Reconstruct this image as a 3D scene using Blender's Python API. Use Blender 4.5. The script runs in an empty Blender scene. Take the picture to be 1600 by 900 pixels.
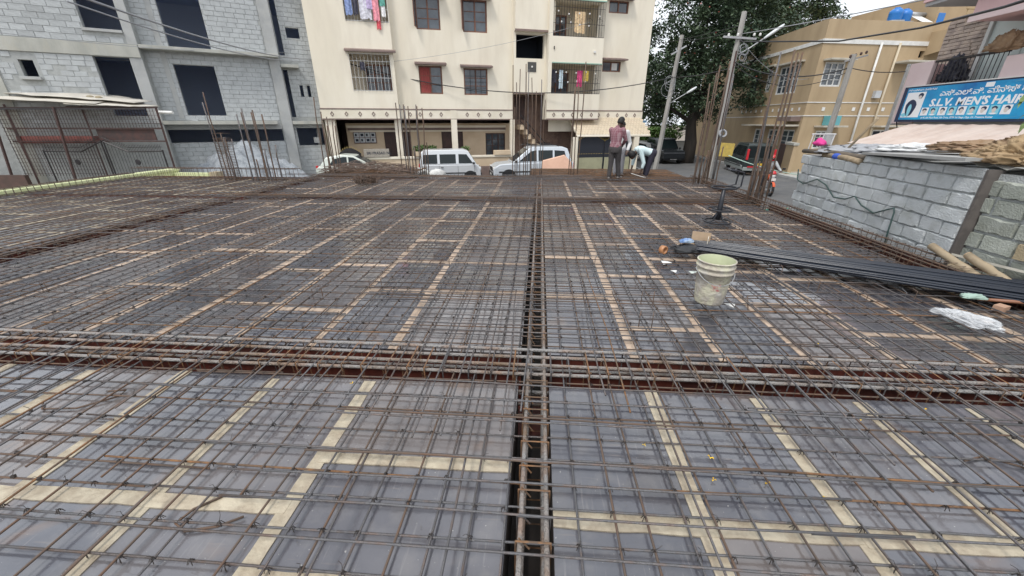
import bpy, bmesh, math, random
from mathutils import Vector, Matrix, noise, Euler

# ---------------------------------------------------------------- camera, sky, sun, exposure
scene = bpy.context.scene
G = -1.45                       # street level; the plywood deck is z = 0
cd_ = bpy.data.cameras.new('camera'); cam = bpy.data.objects.new('camera', cd_)
scene.collection.objects.link(cam); scene.camera = cam
cd_.sensor_width = 36.0; cd_.lens = 605.0/1600.0*36.0; cd_.clip_start = 0.05; cd_.clip_end = 2000
_p, _y = math.radians(23.2), math.radians(3.9)
_fw = Vector((-math.sin(_y)*math.cos(_p), math.cos(_y)*math.cos(_p), -math.sin(_p)))
_rt = Vector((math.cos(_y), math.sin(_y), 0)); _up = _rt.cross(_fw)
cam.matrix_world = Matrix(((_rt.x, _up.x, -_fw.x, 0), (_rt.y, _up.y, -_fw.y, 0), (_rt.z, _up.z, -_fw.z, 1.6), (0, 0, 0, 1)))

SUN_EL, SUN_AZ = math.radians(58), math.radians(205)      # azimuth measured clockwise from +Y
world = bpy.data.worlds.new('World'); scene.world = world; world.use_nodes = True
nt = world.node_tree; N = nt.nodes; L = nt.links
for n in list(N): N.remove(n)
out = N.new('ShaderNodeOutputWorld'); bg = N.new('ShaderNodeBackground'); L.new(bg.outputs[0], out.inputs[0])
sky = N.new('ShaderNodeTexSky'); sky.sky_type = 'NISHITA'; sky.sun_disc = False
sky.sun_elevation = SUN_EL; sky.sun_rotation = SUN_AZ; sky.air_density = 1.0; sky.dust_density = 4.0; sky.ozone_density = 1.0
mx = N.new('ShaderNodeMix'); mx.data_type = 'RGBA'; mx.inputs[0].default_value = 0.86
tc = N.new('ShaderNodeTexCoord'); nz = N.new('ShaderNodeTexNoise'); nz.inputs['Scale'].default_value = 1.6; nz.inputs['Detail'].default_value = 5
L.new(tc.outputs['Generated'], nz.inputs['Vector'])
cr = N.new('ShaderNodeValToRGB'); cr.color_ramp.elements[0].position = .3; cr.color_ramp.elements[1].position = .7
cr.color_ramp.elements[0].color = (7.6, 8.2, 9.1, 1); cr.color_ramp.elements[1].color = (10.6, 10.8, 11.0, 1)
L.new(nz.outputs['Fac'], cr.inputs[0]); L.new(sky.outputs[0], mx.inputs[6]); L.new(cr.outputs[0], mx.inputs[7])
L.new(mx.outputs[2], bg.inputs[0]); bg.inputs[1].default_value = 0.10
sd = bpy.data.lights.new('sun', 'SUN'); sd.energy = 1.5; sd.angle = math.radians(12); sd.color = (1.0, .96, .9)
sun = bpy.data.objects.new('sun', sd); scene.collection.objects.link(sun)
_sd = Vector((math.sin(SUN_AZ)*math.cos(SUN_EL), math.cos(SUN_AZ)*math.cos(SUN_EL), math.sin(SUN_EL)))
sun.rotation_euler = (-_sd).to_track_quat('-Z', 'Y').to_euler(); sun.location = _sd*60
vs = scene.view_settings; vs.view_transform = 'Standard'; vs.look = 'None'; vs.exposure = 0.52; vs.gamma = 1.0; vs.use_curve_mapping = False

# ---------------------------------------------------------------- helpers
R = random.Random(11)
U = R.uniform
V = Vector
COL = scene.collection

class MB:
    def __init__(s): s.v = []; s.f = []
    def add(s, vs, fs):
        b = len(s.v); s.v.extend([tuple(p) for p in vs]); s.f.extend([tuple(b+i for i in f) for f in fs]); return s
    def box(s, x0, x1, y0, y1, z0, z1):
        return s.add([(x0,y0,z0),(x1,y0,z0),(x1,y1,z0),(x0,y1,z0),(x0,y0,z1),(x1,y0,z1),(x1,y1,z1),(x0,y1,z1)],
                     [(0,3,2,1),(4,5,6,7),(0,1,5,4),(1,2,6,5),(2,3,7,6),(3,0,4,7)])
    def obox(s, c, size, rot=None, taper=1.0):
        m = rot if rot is not None else Matrix.Identity(3)
        if isinstance(m, Euler): m = m.to_matrix()
        hx, hy, hz = size[0]/2, size[1]/2, size[2]/2; t = taper
        P = [(-hx,-hy,-hz),(hx,-hy,-hz),(hx,hy,-hz),(-hx,hy,-hz),(-hx*t,-hy*t,hz),(hx*t,-hy*t,hz),(hx*t,hy*t,hz),(-hx*t,hy*t,hz)]
        return s.add([V(c)+m@V(p) for p in P], [(0,3,2,1),(4,5,6,7),(0,1,5,4),(1,2,6,5),(2,3,7,6),(3,0,4,7)])
    def quad(s, *p): return s.add(p, [tuple(range(len(p)))])
    def tube(s, pts, r, n=6, cap=True, closed=False):
        pts = [V(p) for p in pts]; k = len(pts)
        rs = r if isinstance(r, (list, tuple)) else [r]*k
        vs = []; prev = None
        for i, p in enumerate(pts):
            if closed: d = pts[(i+1) % k]-pts[i-1]
            else: d = pts[min(i+1, k-1)]-pts[max(i-1, 0)]
            if d.length < 1e-9: d = V((0,0,1))
            d.normalize()
            if prev is None:
                a = V((0,0,1)) if abs(d.z) < .9 else V((1,0,0)); u = d.cross(a).normalized()
            else:
                u = prev-d*prev.dot(d); u = u.normalized() if u.length > 1e-6 else d.orthogonal().normalized()
            prev = u; w = d.cross(u)
            for j in range(n):
                t = 2*math.pi*j/n; vs.append(p+(u*math.cos(t)+w*math.sin(t))*rs[i])
        fs = []
        for i in range(k if closed else k-1):
            a = i*n; b = ((i+1) % k)*n
            for j in range(n): fs.append((a+j, a+(j+1) % n, b+(j+1) % n, b+j))
        if cap and not closed:
            fs.append(tuple(range(n-1, -1, -1))); fs.append(tuple((k-1)*n+j for j in range(n)))
        return s.add(vs, fs)
    def lathe(s, prof, n=20, c=(0,0,0), rot=None):
        vs = []; m = rot if rot is not None else Matrix.Identity(3)
        for (r, z) in prof:
            for j in range(n):
                t = 2*math.pi*j/n; vs.append(V(c)+m@V((r*math.cos(t), r*math.sin(t), z)))
        fs = []
        for i in range(len(prof)-1):
            for j in range(n): fs.append((i*n+j, i*n+(j+1) % n, (i+1)*n+(j+1) % n, (i+1)*n+j))
        return s.add(vs, fs)
    def prism(s, poly, f0, f1):              # poly: 2d points; f0, f1 map 2d -> 3d for both ends
        n = len(poly); a = [f0(*p) for p in poly]; b = [f1(*p) for p in poly]
        fs = [tuple(range(n)), tuple(range(2*n-1, n-1, -1))]+[(i, n+i, n+(i+1) % n, (i+1) % n) for i in range(n)]
        return s.add(a+b, fs)
    def ball(s, c, r, n=10, m=7, rot=None):
        r = V(r) if not isinstance(r, (int, float)) else V((r, r, r)); M3 = rot if rot is not None else Matrix.Identity(3)
        vs = []
        for i in range(m+1):
            ph = math.pi*i/m
            for j in range(n):
                t = 2*math.pi*j/n
                vs.append(V(c)+M3@V((r.x*math.sin(ph)*math.cos(t), r.y*math.sin(ph)*math.sin(t), r.z*math.cos(ph))))
        return s.add(vs, [(i*n+j, (i+1)*n+j, (i+1)*n+(j+1) % n, i*n+(j+1) % n) for i in range(m) for j in range(n)])
    def xf(s, m): s.v = [tuple(m@V(p)) for p in s.v]; return s
    def mesh(s, name):
        me = bpy.data.meshes.new(name); me.from_pydata(s.v, [], s.f)
        return me
    def build(s, name, m, parent=None, smooth=False, fix=False, bevel=0, loc=None):
        me = s.mesh(name)
        if fix:
            b = bmesh.new(); b.from_mesh(me); bmesh.ops.remove_doubles(b, verts=b.verts, dist=1e-5)
            bmesh.ops.recalc_face_normals(b, faces=b.faces); b.to_mesh(me); b.free()
        if smooth:
            for p in me.polygons: p.use_smooth = True
        o = mk(name, me, m, parent)
        if loc is not None: o.location = loc
        if bevel:
            bv = o.modifiers.new('bevel', 'BEVEL'); bv.width = bevel; bv.segments = 2; bv.limit_method = 'ANGLE'; bv.angle_limit = math.radians(40)
        return o

def mk(name, me, m=None, parent=None):
    o = bpy.data.objects.new(name, me); COL.objects.link(o)
    if m is not None and me is not None and len(me.materials) == 0: me.materials.append(m)
    if parent is not None: o.parent = parent
    return o
def box(name, m, parent, x0, x1, y0, y1, z0, z1, bevel=0):
    return MB().box(x0, x1, y0, y1, z0, z1).build(name, m, parent, bevel=bevel)
def tag(o, label=None, cat=None, group=None, kind=None):
    if label: o['label'] = label
    if cat: o['category'] = cat
    if group: o['group'] = group
    if kind: o['kind'] = kind
    return o
def thing(name, label, cat, loc=(0,0,0), rz=0.0, group=None):
    o = bpy.data.objects.new(name, None); COL.objects.link(o); o.empty_display_size = .2
    o.location = loc; o.rotation_euler = (0, 0, rz); return tag(o, label, cat, group)
def struct(name, loc=(0,0,0), rz=0.0):
    o = bpy.data.objects.new(name, None); COL.objects.link(o); o.location = loc; o.rotation_euler = (0,0,rz); return tag(o, kind='structure')
def arc(c, r, a0, a1, n, ax='xy'):
    P = []
    for i in range(n+1):
        t = a0+(a1-a0)*i/n; u, w = r*math.cos(t), r*math.sin(t)
        P.append(V(c)+(V((u, w, 0)) if ax == 'xy' else V((u, 0, w)) if ax == 'xz' else V((0, u, w))))
    return P
def ring(c, r, n=20, tilt=None):
    P = [V((r*math.cos(2*math.pi*i/n), r*math.sin(2*math.pi*i/n), 0)) for i in range(n)]
    return [V(c)+(tilt@p if tilt else p) for p in P]
def sag(a, b, d, n=14):
    a, b = V(a), V(b); return [a.lerp(b, i/n)-V((0, 0, d*4*(i/n)*(1-i/n))) for i in range(n+1)]

# ---------------------------------------------------------------- materials
_mats = {}
def mat(name, c1, c2=None, scale=4.0, rough=.75, metal=0.0, bump=0.0, bscale=None, lo=.42, hi=.62, vary=0.0, rvary=0.0, spec=.5, c3=None, s3=30.0, f3=.3, coord='Object', stretch=None, wave=None, detail=6, trans=0.0, alpha=1.0, emit=None):
    if name in _mats: return _mats[name]
    m = bpy.data.materials.new(name); m.use_nodes = True; t = m.node_tree; n = t.nodes; l = t.links
    b = n['Principled BSDF']; b.inputs['Roughness'].default_value = rough; b.inputs['Metallic'].default_value = metal
    b.inputs['Specular IOR Level'].default_value = spec
    if trans: b.inputs['Transmission Weight'].default_value = trans
    if alpha < 1: b.inputs['Alpha'].default_value = alpha
    if emit: b.inputs['Emission Color'].default_value = (*c1, 1); b.inputs['Emission Strength'].default_value = emit
    tcn = n.new('ShaderNodeTexCoord'); vec = tcn.outputs[coord]
    if stretch:
        mp = n.new('ShaderNodeMapping'); mp.inputs['Scale'].default_value = stretch; l.new(vec, mp.inputs[0]); vec = mp.outputs[0]
    col = None; fac = None
    if c2 is not None:
        no = n.new('ShaderNodeTexNoise'); no.inputs['Scale'].default_value = scale; no.inputs['Detail'].default_value = detail; no.inputs['Roughness'].default_value = .62
        l.new(vec, no.inputs['Vector'])
        rp = n.new('ShaderNodeMapRange'); rp.inputs[1].default_value = lo; rp.inputs[2].default_value = hi; l.new(no.outputs['Fac'], rp.inputs[0])
        fac = rp.outputs[0]
        if rvary:
            oi = n.new('ShaderNodeObjectInfo'); ad = n.new('ShaderNodeMath'); ad.operation = 'MULTIPLY_ADD'; ad.use_clamp = True
            l.new(oi.outputs['Random'], ad.inputs[0]); ad.inputs[1].default_value = rvary
            sb = n.new('ShaderNodeMath'); sb.operation = 'SUBTRACT'; l.new(fac, sb.inputs[0]); sb.inputs[1].default_value = rvary*.5
            l.new(sb.outputs[0], ad.inputs[2]); fac = ad.outputs[0]
        mi = n.new('ShaderNodeMix'); mi.data_type = 'RGBA'; mi.inputs[6].default_value = (*c1, 1); mi.inputs[7].default_value = (*c2, 1)
        l.new(fac, mi.inputs[0]); col = mi.outputs[2]
        if c3 is not None:
            n3 = n.new('ShaderNodeTexNoise'); n3.inputs['Scale'].default_value = s3; n3.inputs['Detail'].default_value = 4; l.new(vec, n3.inputs['Vector'])
            r3 = n.new('ShaderNodeMapRange'); r3.inputs[1].default_value = .5; r3.inputs[2].default_value = .68; r3.inputs[4].default_value = f3; l.new(n3.outputs['Fac'], r3.inputs[0])
            m3 = n.new('ShaderNodeMix'); m3.data_type = 'RGBA'; m3.inputs[7].default_value = (*c3, 1); l.new(col, m3.inputs[6]); l.new(r3.outputs[0], m3.inputs[0]); col = m3.outputs[2]
    if vary:
        oi2 = n.new('ShaderNodeObjectInfo'); hs = n.new('ShaderNodeHueSaturation')
        mr = n.new('ShaderNodeMapRange'); mr.inputs[3].default_value = 1-vary; mr.inputs[4].default_value = 1+vary; l.new(oi2.outputs['Random'], mr.inputs[0]); l.new(mr.outputs[0], hs.inputs['Value'])
        if col: l.new(col, hs.inputs['Color'])
        else: hs.inputs['Color'].default_value = (*c1, 1)
        col = hs.outputs[0]
    if col: l.new(col, b.inputs['Base Color'])
    else: b.inputs['Base Color'].default_value = (*c1, 1)
    h = None
    if bump:
        nb = n.new('ShaderNodeTexNoise'); nb.inputs['Scale'].default_value = bscale or 40; nb.inputs['Detail'].default_value = 5; l.new(vec, nb.inputs['Vector']); h = nb.outputs['Fac']
    if wave:
        wv = n.new('ShaderNodeTexWave'); wv.bands_direction = wave[0]; wv.inputs['Scale'].default_value = wave[1]; wv.inputs['Distortion'].default_value = wave[2]; l.new(vec, wv.inputs['Vector'])
        if h is None: h = wv.outputs['Fac']; bump = wave[3]
        else:
            am = n.new('ShaderNodeMath'); am.operation = 'ADD'; l.new(h, am.inputs[0]); l.new(wv.outputs['Fac'], am.inputs[1]); h = am.outputs[0]
    if h is not None:
        bp = n.new('ShaderNodeBump'); bp.inputs['Strength'].default_value = bump; bp.inputs['Distance'].default_value = .02; l.new(h, bp.inputs['Height']); l.new(bp.outputs[0], b.inputs['Normal'])
    _mats[name] = m; return m

PLY = mat('film ply', (.08,.082,.099), (.122,.122,.136), 1.3, .30, bump=.05, bscale=45, vary=.2, c3=(.2,.19,.185), s3=9, f3=.3, spec=.85)
def _plyfin(m):
    t = m.node_tree; n = t.nodes; l = t.links; b = n['Principled BSDF']; src = b.inputs['Base Color'].links[0].from_socket
    tcn = n.new('ShaderNodeTexCoord'); oi = n.new('ShaderNodeObjectInfo')
    def nz_(scale, stretch=None, detail=6, dist=0):
        no = n.new('ShaderNodeTexNoise'); no.inputs['Scale'].default_value = scale; no.inputs['Detail'].default_value = detail; no.inputs['Distortion'].default_value = dist; v = tcn.outputs['Object']
        if stretch: mp = n.new('ShaderNodeMapping'); mp.inputs['Scale'].default_value = stretch; l.new(v, mp.inputs[0]); v = mp.outputs[0]
        l.new(v, no.inputs['Vector']); return no.outputs['Fac']
    def rng(x, a, b_, c=0, d=1): r = n.new('ShaderNodeMapRange'); r.inputs[1].default_value = a; r.inputs[2].default_value = b_; r.inputs[3].default_value = c; r.inputs[4].default_value = d; l.new(x, r.inputs[0]); return r.outputs[0]
    def mixc(f, c, cur): mi = n.new('ShaderNodeMix'); mi.data_type = 'RGBA'; mi.inputs[7].default_value = (*c, 1); l.new(f, mi.inputs[0]); l.new(cur, mi.inputs[6]); return mi.outputs[2]
    cur = mixc(rng(oi.outputs['Random'], .45, 1.0, 0, .7), (.175, .145, .125), src)              # some sheets are browner
    cur = mixc(rng(nz_(2.3, None, 8, .6), .55, .72, 0, .6), (.075, .065, .062), cur)             # damp stains
    cur = mixc(rng(nz_(5.0, (12, .7, 1), 4), .62, .72, 0, .45), (.21, .2, .2), cur)              # scuffs along the sheet
    cur = mixc(rng(nz_(4.5, (.8, 9, 1), 4), .64, .74, 0, .4), (.2, .17, .15), cur)
    cur = mixc(rng(nz_(60, None, 2), .72, .76, 0, .8), (.36, .35, .33), cur)                     # cement specks
    cur = mixc(rng(nz_(1.4, None, 7, 1.2), .6, .68, 0, .35), (.2, .12, .07), cur)                # rust wash
    l.new(cur, b.inputs['Base Color']); l.new(rng(nz_(.9, None, 5, .4), .36, .66, .05, .3), b.inputs['Roughness']); l.new(rng(nz_(.55, None, 6, .8), .4, .6, 0, .9), b.inputs['Coat Weight']); b.inputs['Coat Roughness'].default_value = .04; b.inputs['Coat IOR'].default_value = 1.5
_plyfin(PLY)
REDPLY = mat('beam side ply', (.12,.030,.02), (.06,.02,.016), 3, .5, bump=.05)
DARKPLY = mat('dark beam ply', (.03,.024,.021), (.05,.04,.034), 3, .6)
TAPE = mat('tan tape', (.45,.395,.295), (.33,.275,.2), 9, .5, bump=.5, bscale=35, vary=.1, c3=(.27,.22,.16), s3=16, f3=.45)
TAPE2 = mat('pink tan tape', (.50,.39,.30), (.40,.30,.22), 8, .55, bump=.5, bscale=35, vary=.2, c3=(.26,.2,.15), s3=11, f3=.45)
BAR = mat('steel bar', (.14,.138,.143), (.105,.072,.053), 1.7, .38, metal=.5, bump=.4, bscale=220, lo=.5, hi=.75, rvary=.4, c3=(.24,.12,.06), s3=14, f3=.3)
RUST = mat('rusty bar', (.19,.10,.05), (.12,.085,.06), 6, .8, metal=.1, bump=.4, bscale=150, rvary=.5, c3=(.36,.17,.06), s3=20, f3=.5)
RUSTD = mat('brown rust', (.125,.085,.062), (.095,.073,.06), 5, .8, metal=.1, rvary=.4, c3=(.17,.085,.045), s3=12, f3=.5)
THICK = mat('ribbed bar', (.30,.29,.28), (.2,.13,.08), 3, .6, metal=.3, bump=.9, bscale=90, lo=.45, hi=.7, rvary=.5, c3=(.32,.15,.06), s3=9, f3=.4)
TIE = mat('tie wire', (.05,.042,.038), None, rough=.7, metal=.3)
CONC = mat('raw concrete', (.42,.43,.425), (.34,.35,.35), 1.2, .9, bump=.3, bscale=30, c3=(.42,.42,.4), s3=4, f3=.5)
CONCB = mat('stained concrete', (.46,.46,.42), (.35,.355,.325), 1.0, .9, bump=.3, bscale=30, c3=(.44,.42,.35), s3=5, f3=.5, stretch=(1,1,.35))
BLOCK = mat('concrete block', (.46,.485,.495), (.39,.41,.42), 3, .92, bump=.5, bscale=70, vary=.16, c3=(.45,.46,.46), s3=14, f3=.5)
BLOCKW = mat('pale block', (.50,.525,.535), (.42,.445,.45), 3, .92, bump=.6, bscale=60, vary=.13, c3=(.27,.28,.25), s3=5, f3=.45)
BLOCKO = mat('ochre block', (.38,.31,.2), (.3,.27,.2), 4, .92, bump=.5, bscale=60, vary=.1)
MORTAR = mat('mortar', (.40,.415,.41), (.33,.345,.34), 6, .95, bump=.8, bscale=50)
CREAM = mat('cream paint', (.77,.715,.60), (.72,.66,.54), .7, .85, bump=.08, bscale=60, c3=(.62,.56,.46), s3=1.6, f3=.45, stretch=(1,1,.25))
CREAML = mat('light cream paint', (.76,.70,.59), (.69,.63,.51), 1.0, .85)
TANW = mat('tan wall', (.62,.50,.36), (.56,.44,.31), 1.2, .85)
TAUPE = mat('taupe trim', (.22,.16,.14), (.17,.125,.115), 2, .8)
BROWNST = mat('brown stone cladding', (.24,.16,.125), (.18,.12,.1), 2.5, .7, bump=.3, bscale=14, c3=(.31,.22,.17), s3=7, f3=.5)
WOOD = mat('brown wood', (.20,.085,.05), (.13,.06,.04), 6, .55, stretch=(1,1,.2))
WOODD = mat('dark wood door', (.075,.04,.035), (.05,.03,.028), 5, .6)
GLASS = mat('window glass', (.09,.11,.13), (.05,.06,.075), 1.5, .08, spec=.8)
CURT = mat('red curtain', (.34,.07,.06), (.22,.05,.05), 6, .9, stretch=(9,9,.5))
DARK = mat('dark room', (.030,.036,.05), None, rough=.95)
IRON = mat('black iron', (.025,.024,.027), (.045,.04,.04), 8, .5, metal=.3)
IRONW = mat('white painted grille', (.55,.56,.56), None, rough=.5)
GOLD = mat('gilded spikes', (.55,.42,.16), None, rough=.45, metal=.4)
ASPH = mat('asphalt', (.10,.105,.11), (.13,.13,.132), 2, .9, bump=.3, bscale=90, c3=(.17,.165,.155), s3=.6, f3=.4)
DIRT = mat('dusty ground', (.24,.20,.16), (.18,.155,.125), .8, .95, bump=.5, bscale=20)
GRAVEL = mat('grey gravel', (.30,.325,.35), (.2,.22,.245), 5, .95, bump=1.0, bscale=35, c3=(.45,.47,.48), s3=30, f3=.5)
YEL = mat('ochre paint', (.44,.335,.21), (.38,.285,.175), .5, .85, c3=(.28,.2,.12), s3=.9, f3=.4, stretch=(1,1,.3))
WHITE = mat('white paint', (.72,.72,.70), (.62,.62,.6), 3, .7)
PINK = mat('pink paint', (.62,.42,.42), (.56,.36,.36), 1, .8)
PINKL = mat('pale pink tile', (.68,.55,.55), (.64,.5,.5), 1, .4)
POLEC = mat('concrete pole', (.36,.35,.33), (.27,.26,.245), 3, .9, bump=.3, bscale=30, stretch=(1,1,.3))
CABLE = mat('black cable', (.03,.03,.032), None, rough=.6)
CABLEG = mat('grey cable', (.30,.31,.33), None, rough=.5)
GALV = mat('galvanised steel', (.45,.46,.47), (.36,.37,.38), 6, .4, metal=.5)
TYRE = mat('tyre rubber', (.022,.022,.023), None, rough=.85)
RIM = mat('wheel rim', (.42,.43,.44), None, rough=.35, metal=.6)
CARGL = mat('car glass', (.012,.018,.02), None, rough=.08, spec=.35)
PLAST = mat('black plastic', (.02,.021,.023), None, rough=.5)
LAMPR = mat('red lamp lens', (.55,.03,.04), None, rough=.2)
LAMPW = mat('clear lamp lens', (.65,.66,.66), None, rough=.12)
RUSTM = mat('rusty painted steel', (.085,.045,.04), (.055,.038,.036), 5, .65, metal=.2)
# ================================================================ ground and streets
ground = box('ground', DIRT, None, -260, 260, -120, 420, G-.4, G-.02); tag(ground, kind='structure')
road = MB(); road.box(-60, 60, 15.9, 23.2, G-.015, G); tag(road.build('road', ASPH), kind='structure')
sroad = MB(); sroad.box(6.9, 14.6, 23.2, 120, G-.015, G+.002); tag(sroad.build('side_road', ASPH), kind='structure')
for (a, b, c, d) in ((14.75, 60, 23.25, 23.45), (6.7, 6.9, 23.25, 90), (14.6, 14.8, 23.5, 90)):
    tag(box('kerb', CONC, None, a, b, c, d, G-.02, G+.13, bevel=.01), kind='structure')
tag(box('pavement', CONCB, None, 14.8, 60, 23.45, 27.2, G-.02, G+.1), kind='structure')

# ================================================================ formwork deck: plywood sheets, taped joints, beam troughs
deck = struct('formwork_deck')
BX = [(-12.6, -6.95), (-6.6, -.1), (.1, 4.45)]
BY = [(-1.3, 2.1), (2.48, 8.45), (8.8, 11.9)]
XJ = {0: [-12.6+.65*i for i in range(1, 9)], 1: [-5.7, -5.05, -4.4, -3.75, -3.08, -2.42, -1.75, -1.09], 2: [.745, 1.38, 2.01, 2.65, 3.28, 3.92]}
def tape_y(x, y0, y1, m, w=.068):
    mb = MB(); n = max(2, int((y1-y0)/.16)); x += U(-.006, .006); dx = U(-.008, .008)
    top = [(x+dx*i/n-w/2*U(.84, 1.1), y0+(y1-y0)*i/n, x+dx*i/n+w/2*U(.84, 1.1)) for i in range(n+1)]
    vs = []
    for a, y, b in top: vs += [(a, y, .004), (b, y, .004), (a, y, -.001), (b, y, -.001)]
    fs = []
    for i in range(n):
        k = 4*i; fs += [(k, k+1, k+5, k+4), (k+2, k, k+4, k+6), (k+1, k+3, k+7, k+5)]
    fs += [(0, 2, 3, 1), (4*n, 4*n+1, 4*n+3, 4*n+2)]
    mb.add(vs, fs).build('tape_strip', m, deck)
def tape_x(y, x0, x1, m, w=.07):
    mb = MB(); d = U(-.01, .01); n = max(2, int((x1-x0)/.12)); vs = []; fs = []
    for i in range(n+1):
        x = x0+(x1-x0)*i/n; yy = y+d*i/n; a, b = yy-w/2*U(.84, 1.1), yy+w/2*U(.84, 1.1)
        vs += [(x, a, .006), (x, b, .006), (x, a, -.001), (x, b, -.001)]
    for i in range(n):
        k = 4*i; fs += [(k+1, k, k+4, k+5), (k, k+2, k+6, k+4), (k+3, k+1, k+5, k+7)]
    fs += [(0, 1, 3, 2), (4*n+1, 4*n, 4*n+2, 4*n+3)]
    mb.add(vs, fs).build('tape_strip', m, deck)
def sheet(x0, x1, y0, y1):
    g = .0012; e = U(-.0015, .0)
    box('plywood_sheet', PLY, deck, x0+g, x1-g, y0+g, y1-g, -.014, e)
for bi, (bx0, bx1) in enumerate(BX):
    for bj, (by0, by1) in enumerate(BY):
        xs = [bx0]+XJ[bi]+[bx1]; T = TAPE if bj == 0 else TAPE2
        if bi == 0 and bj > 0: T = TAPE
        for k in range(len(xs)-1):
            if bj == 0:
                cuts = [1.17 if bi == 2 else (1.43 if k == len(xs)-2 else 1.135), U(-.6, .2)]
            else:
                step = 1.22; cuts = []; y = by0+U(.35, 1.2)
                while y < by1-.2: cuts.append(y); y += step*R.choice((.75, 1, 1))
            ys = [by0]+sorted(cuts)+[by1]
            for q in range(len(ys)-1): sheet(xs[k], xs[k+1], ys[q], ys[q+1])
            for c in cuts:
                if bj == 0:
                    if c > .5 and not (bi == 2 or k >= len(xs)-4): pass
                    if bi == 1 and k < len(xs)-5 and c > .5 and R.random() < .5: continue
                    tape_x(c, xs[k]+.001, xs[k+1]-.001, T, .085 if bi == 2 else .07)
                elif R.random() < .8:
                    tape_x(c, xs[k]+.001, xs[k+1]-.001, T, U(.06, .1))
        for x in XJ[bi]: 
            tape_y(x, by0-.005, by1+U(-.05, .01), T, .08 if bj == 0 else U(.07, .1))
# a taped end joint close to the camera and two odd patches
tape_x(.84, -1.08, -.62, TAPE, .09)
# cantilever strips at the front edge
for (a, b) in ((-7.2, -4.1), (-.3, 4.45)):
    x = a
    while x < b-.05:
        x1 = min(b, x+.8); sheet(x, x1, 12.25, 13.4); sheet(x, x1, 13.4, 14.5); x = x1
# troughs
TD = -.42
def board(x0, x1, y0, y1, z0=TD, z1=-.016, m=None): box('shutter_board', m or REDPLY, deck, x0, x1, y0, y1, z0, z1)
for (a, b) in BX:
    for (y0, y1) in ((2.1, 2.48), (8.45, 8.8), (11.9, 12.25)):
        board(a, b, y0-.018, y0); board(a, b, y1, y1+.018)
for (x0, x1) in ((-6.95, -6.6), (-.1, .1), (4.45, 4.8)):
    for (a, b) in BY:
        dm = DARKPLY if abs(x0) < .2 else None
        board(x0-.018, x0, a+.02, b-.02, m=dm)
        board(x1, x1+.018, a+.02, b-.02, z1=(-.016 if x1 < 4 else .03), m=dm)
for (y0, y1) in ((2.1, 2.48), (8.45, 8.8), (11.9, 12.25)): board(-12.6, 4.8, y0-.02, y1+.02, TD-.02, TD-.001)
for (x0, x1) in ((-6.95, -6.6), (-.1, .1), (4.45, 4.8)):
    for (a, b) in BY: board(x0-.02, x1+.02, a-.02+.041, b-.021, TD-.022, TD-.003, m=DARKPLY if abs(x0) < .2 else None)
# the ground-floor masonry that carries the deck
for (a, b, c, d) in ((-12.5, 4.75, 11.95, 12.2), (4.5, 4.75, -1.2, 11.95), (-12.5, -12.3, -1.2, 11.95)):
    box('basement_wall', CONC, deck, a, b, c, d, G-.02, TD-.03)

# ================================================================ reinforcement mat
bars = []       # (size key, points, radius, material)
def wob(p0, p1, n, a):
    p0, p1 = V(p0), V(p1); d = (p1-p0).normalized(); s = V((-d.y, d.x, 0)); o = U(-a, a)*.5; P = []
    ph = U(0, 6.28); k = U(.6, 1.6)
    for i in range(n+1):
        t = i/n; P.append(p0.lerp(p1, t)+s*(a*math.sin(ph+k*6.28*t)+U(-a, a)*.3)+V((0, 0, U(-.003, .004))))
    return P
def addbar(p0, p1, r, m, n=5, a=.008):
    P = wob(p0, p1, n, a); d = min((V((p.x, p.y, p.z-1.6))).length for p in P)
    bars.append((r*(V(p0)-V(p1)).length**.3/d, P, r, m))
def yb(x, y0, y1, z, r=.0055, n=6):
    sk = U(-.016, .016); addbar((x-sk, y0, z), (x+sk, y1, z), r, RUST if R.random() < .08 else RUSTD if R.random() < (.5 if z < .05 else .1) else BAR, n)
def xb(y, x0, x1, z, r=.0055, n=6):
    r = .0047 if y > 5 else r
    sk = U(-.016, .016); addbar((x0, y-sk, z), (x1, y+sk, z), r, RUST if R.random() < .07 else RUSTD if R.random() < (.5 if z < .05 else .1) else BAR, n)
YB = []; XB = []
x = -6.55
while x < 4.75:                                   # bars running away from the camera
    xx = x+U(-.018, .018)
    if not -.09 < xx < .095:
        c = U(4.8, 6.8)
        yb(xx, U(-1.0, .2) if R.random() < .75 else U(.5, 1.5), c+.4, .034); yb(xx+.012, c-.2, 12.2, .034, .0048)
        YB.append(xx)
        if R.random() < .85: yb(xx+.075+U(-.02, .02), U(-.6, .9) if R.random() < .18 else U(1.45, 1.95), U(3.3, 4.4), .098 if R.random() < .8 else .06, n=5)
        if R.random() < .4: yb(xx+.075+U(-.02, .02), U(4.8, 7.2), U(9.6, 10.4), .098, .0048, n=4)
    x += .15
y = .42
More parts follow.
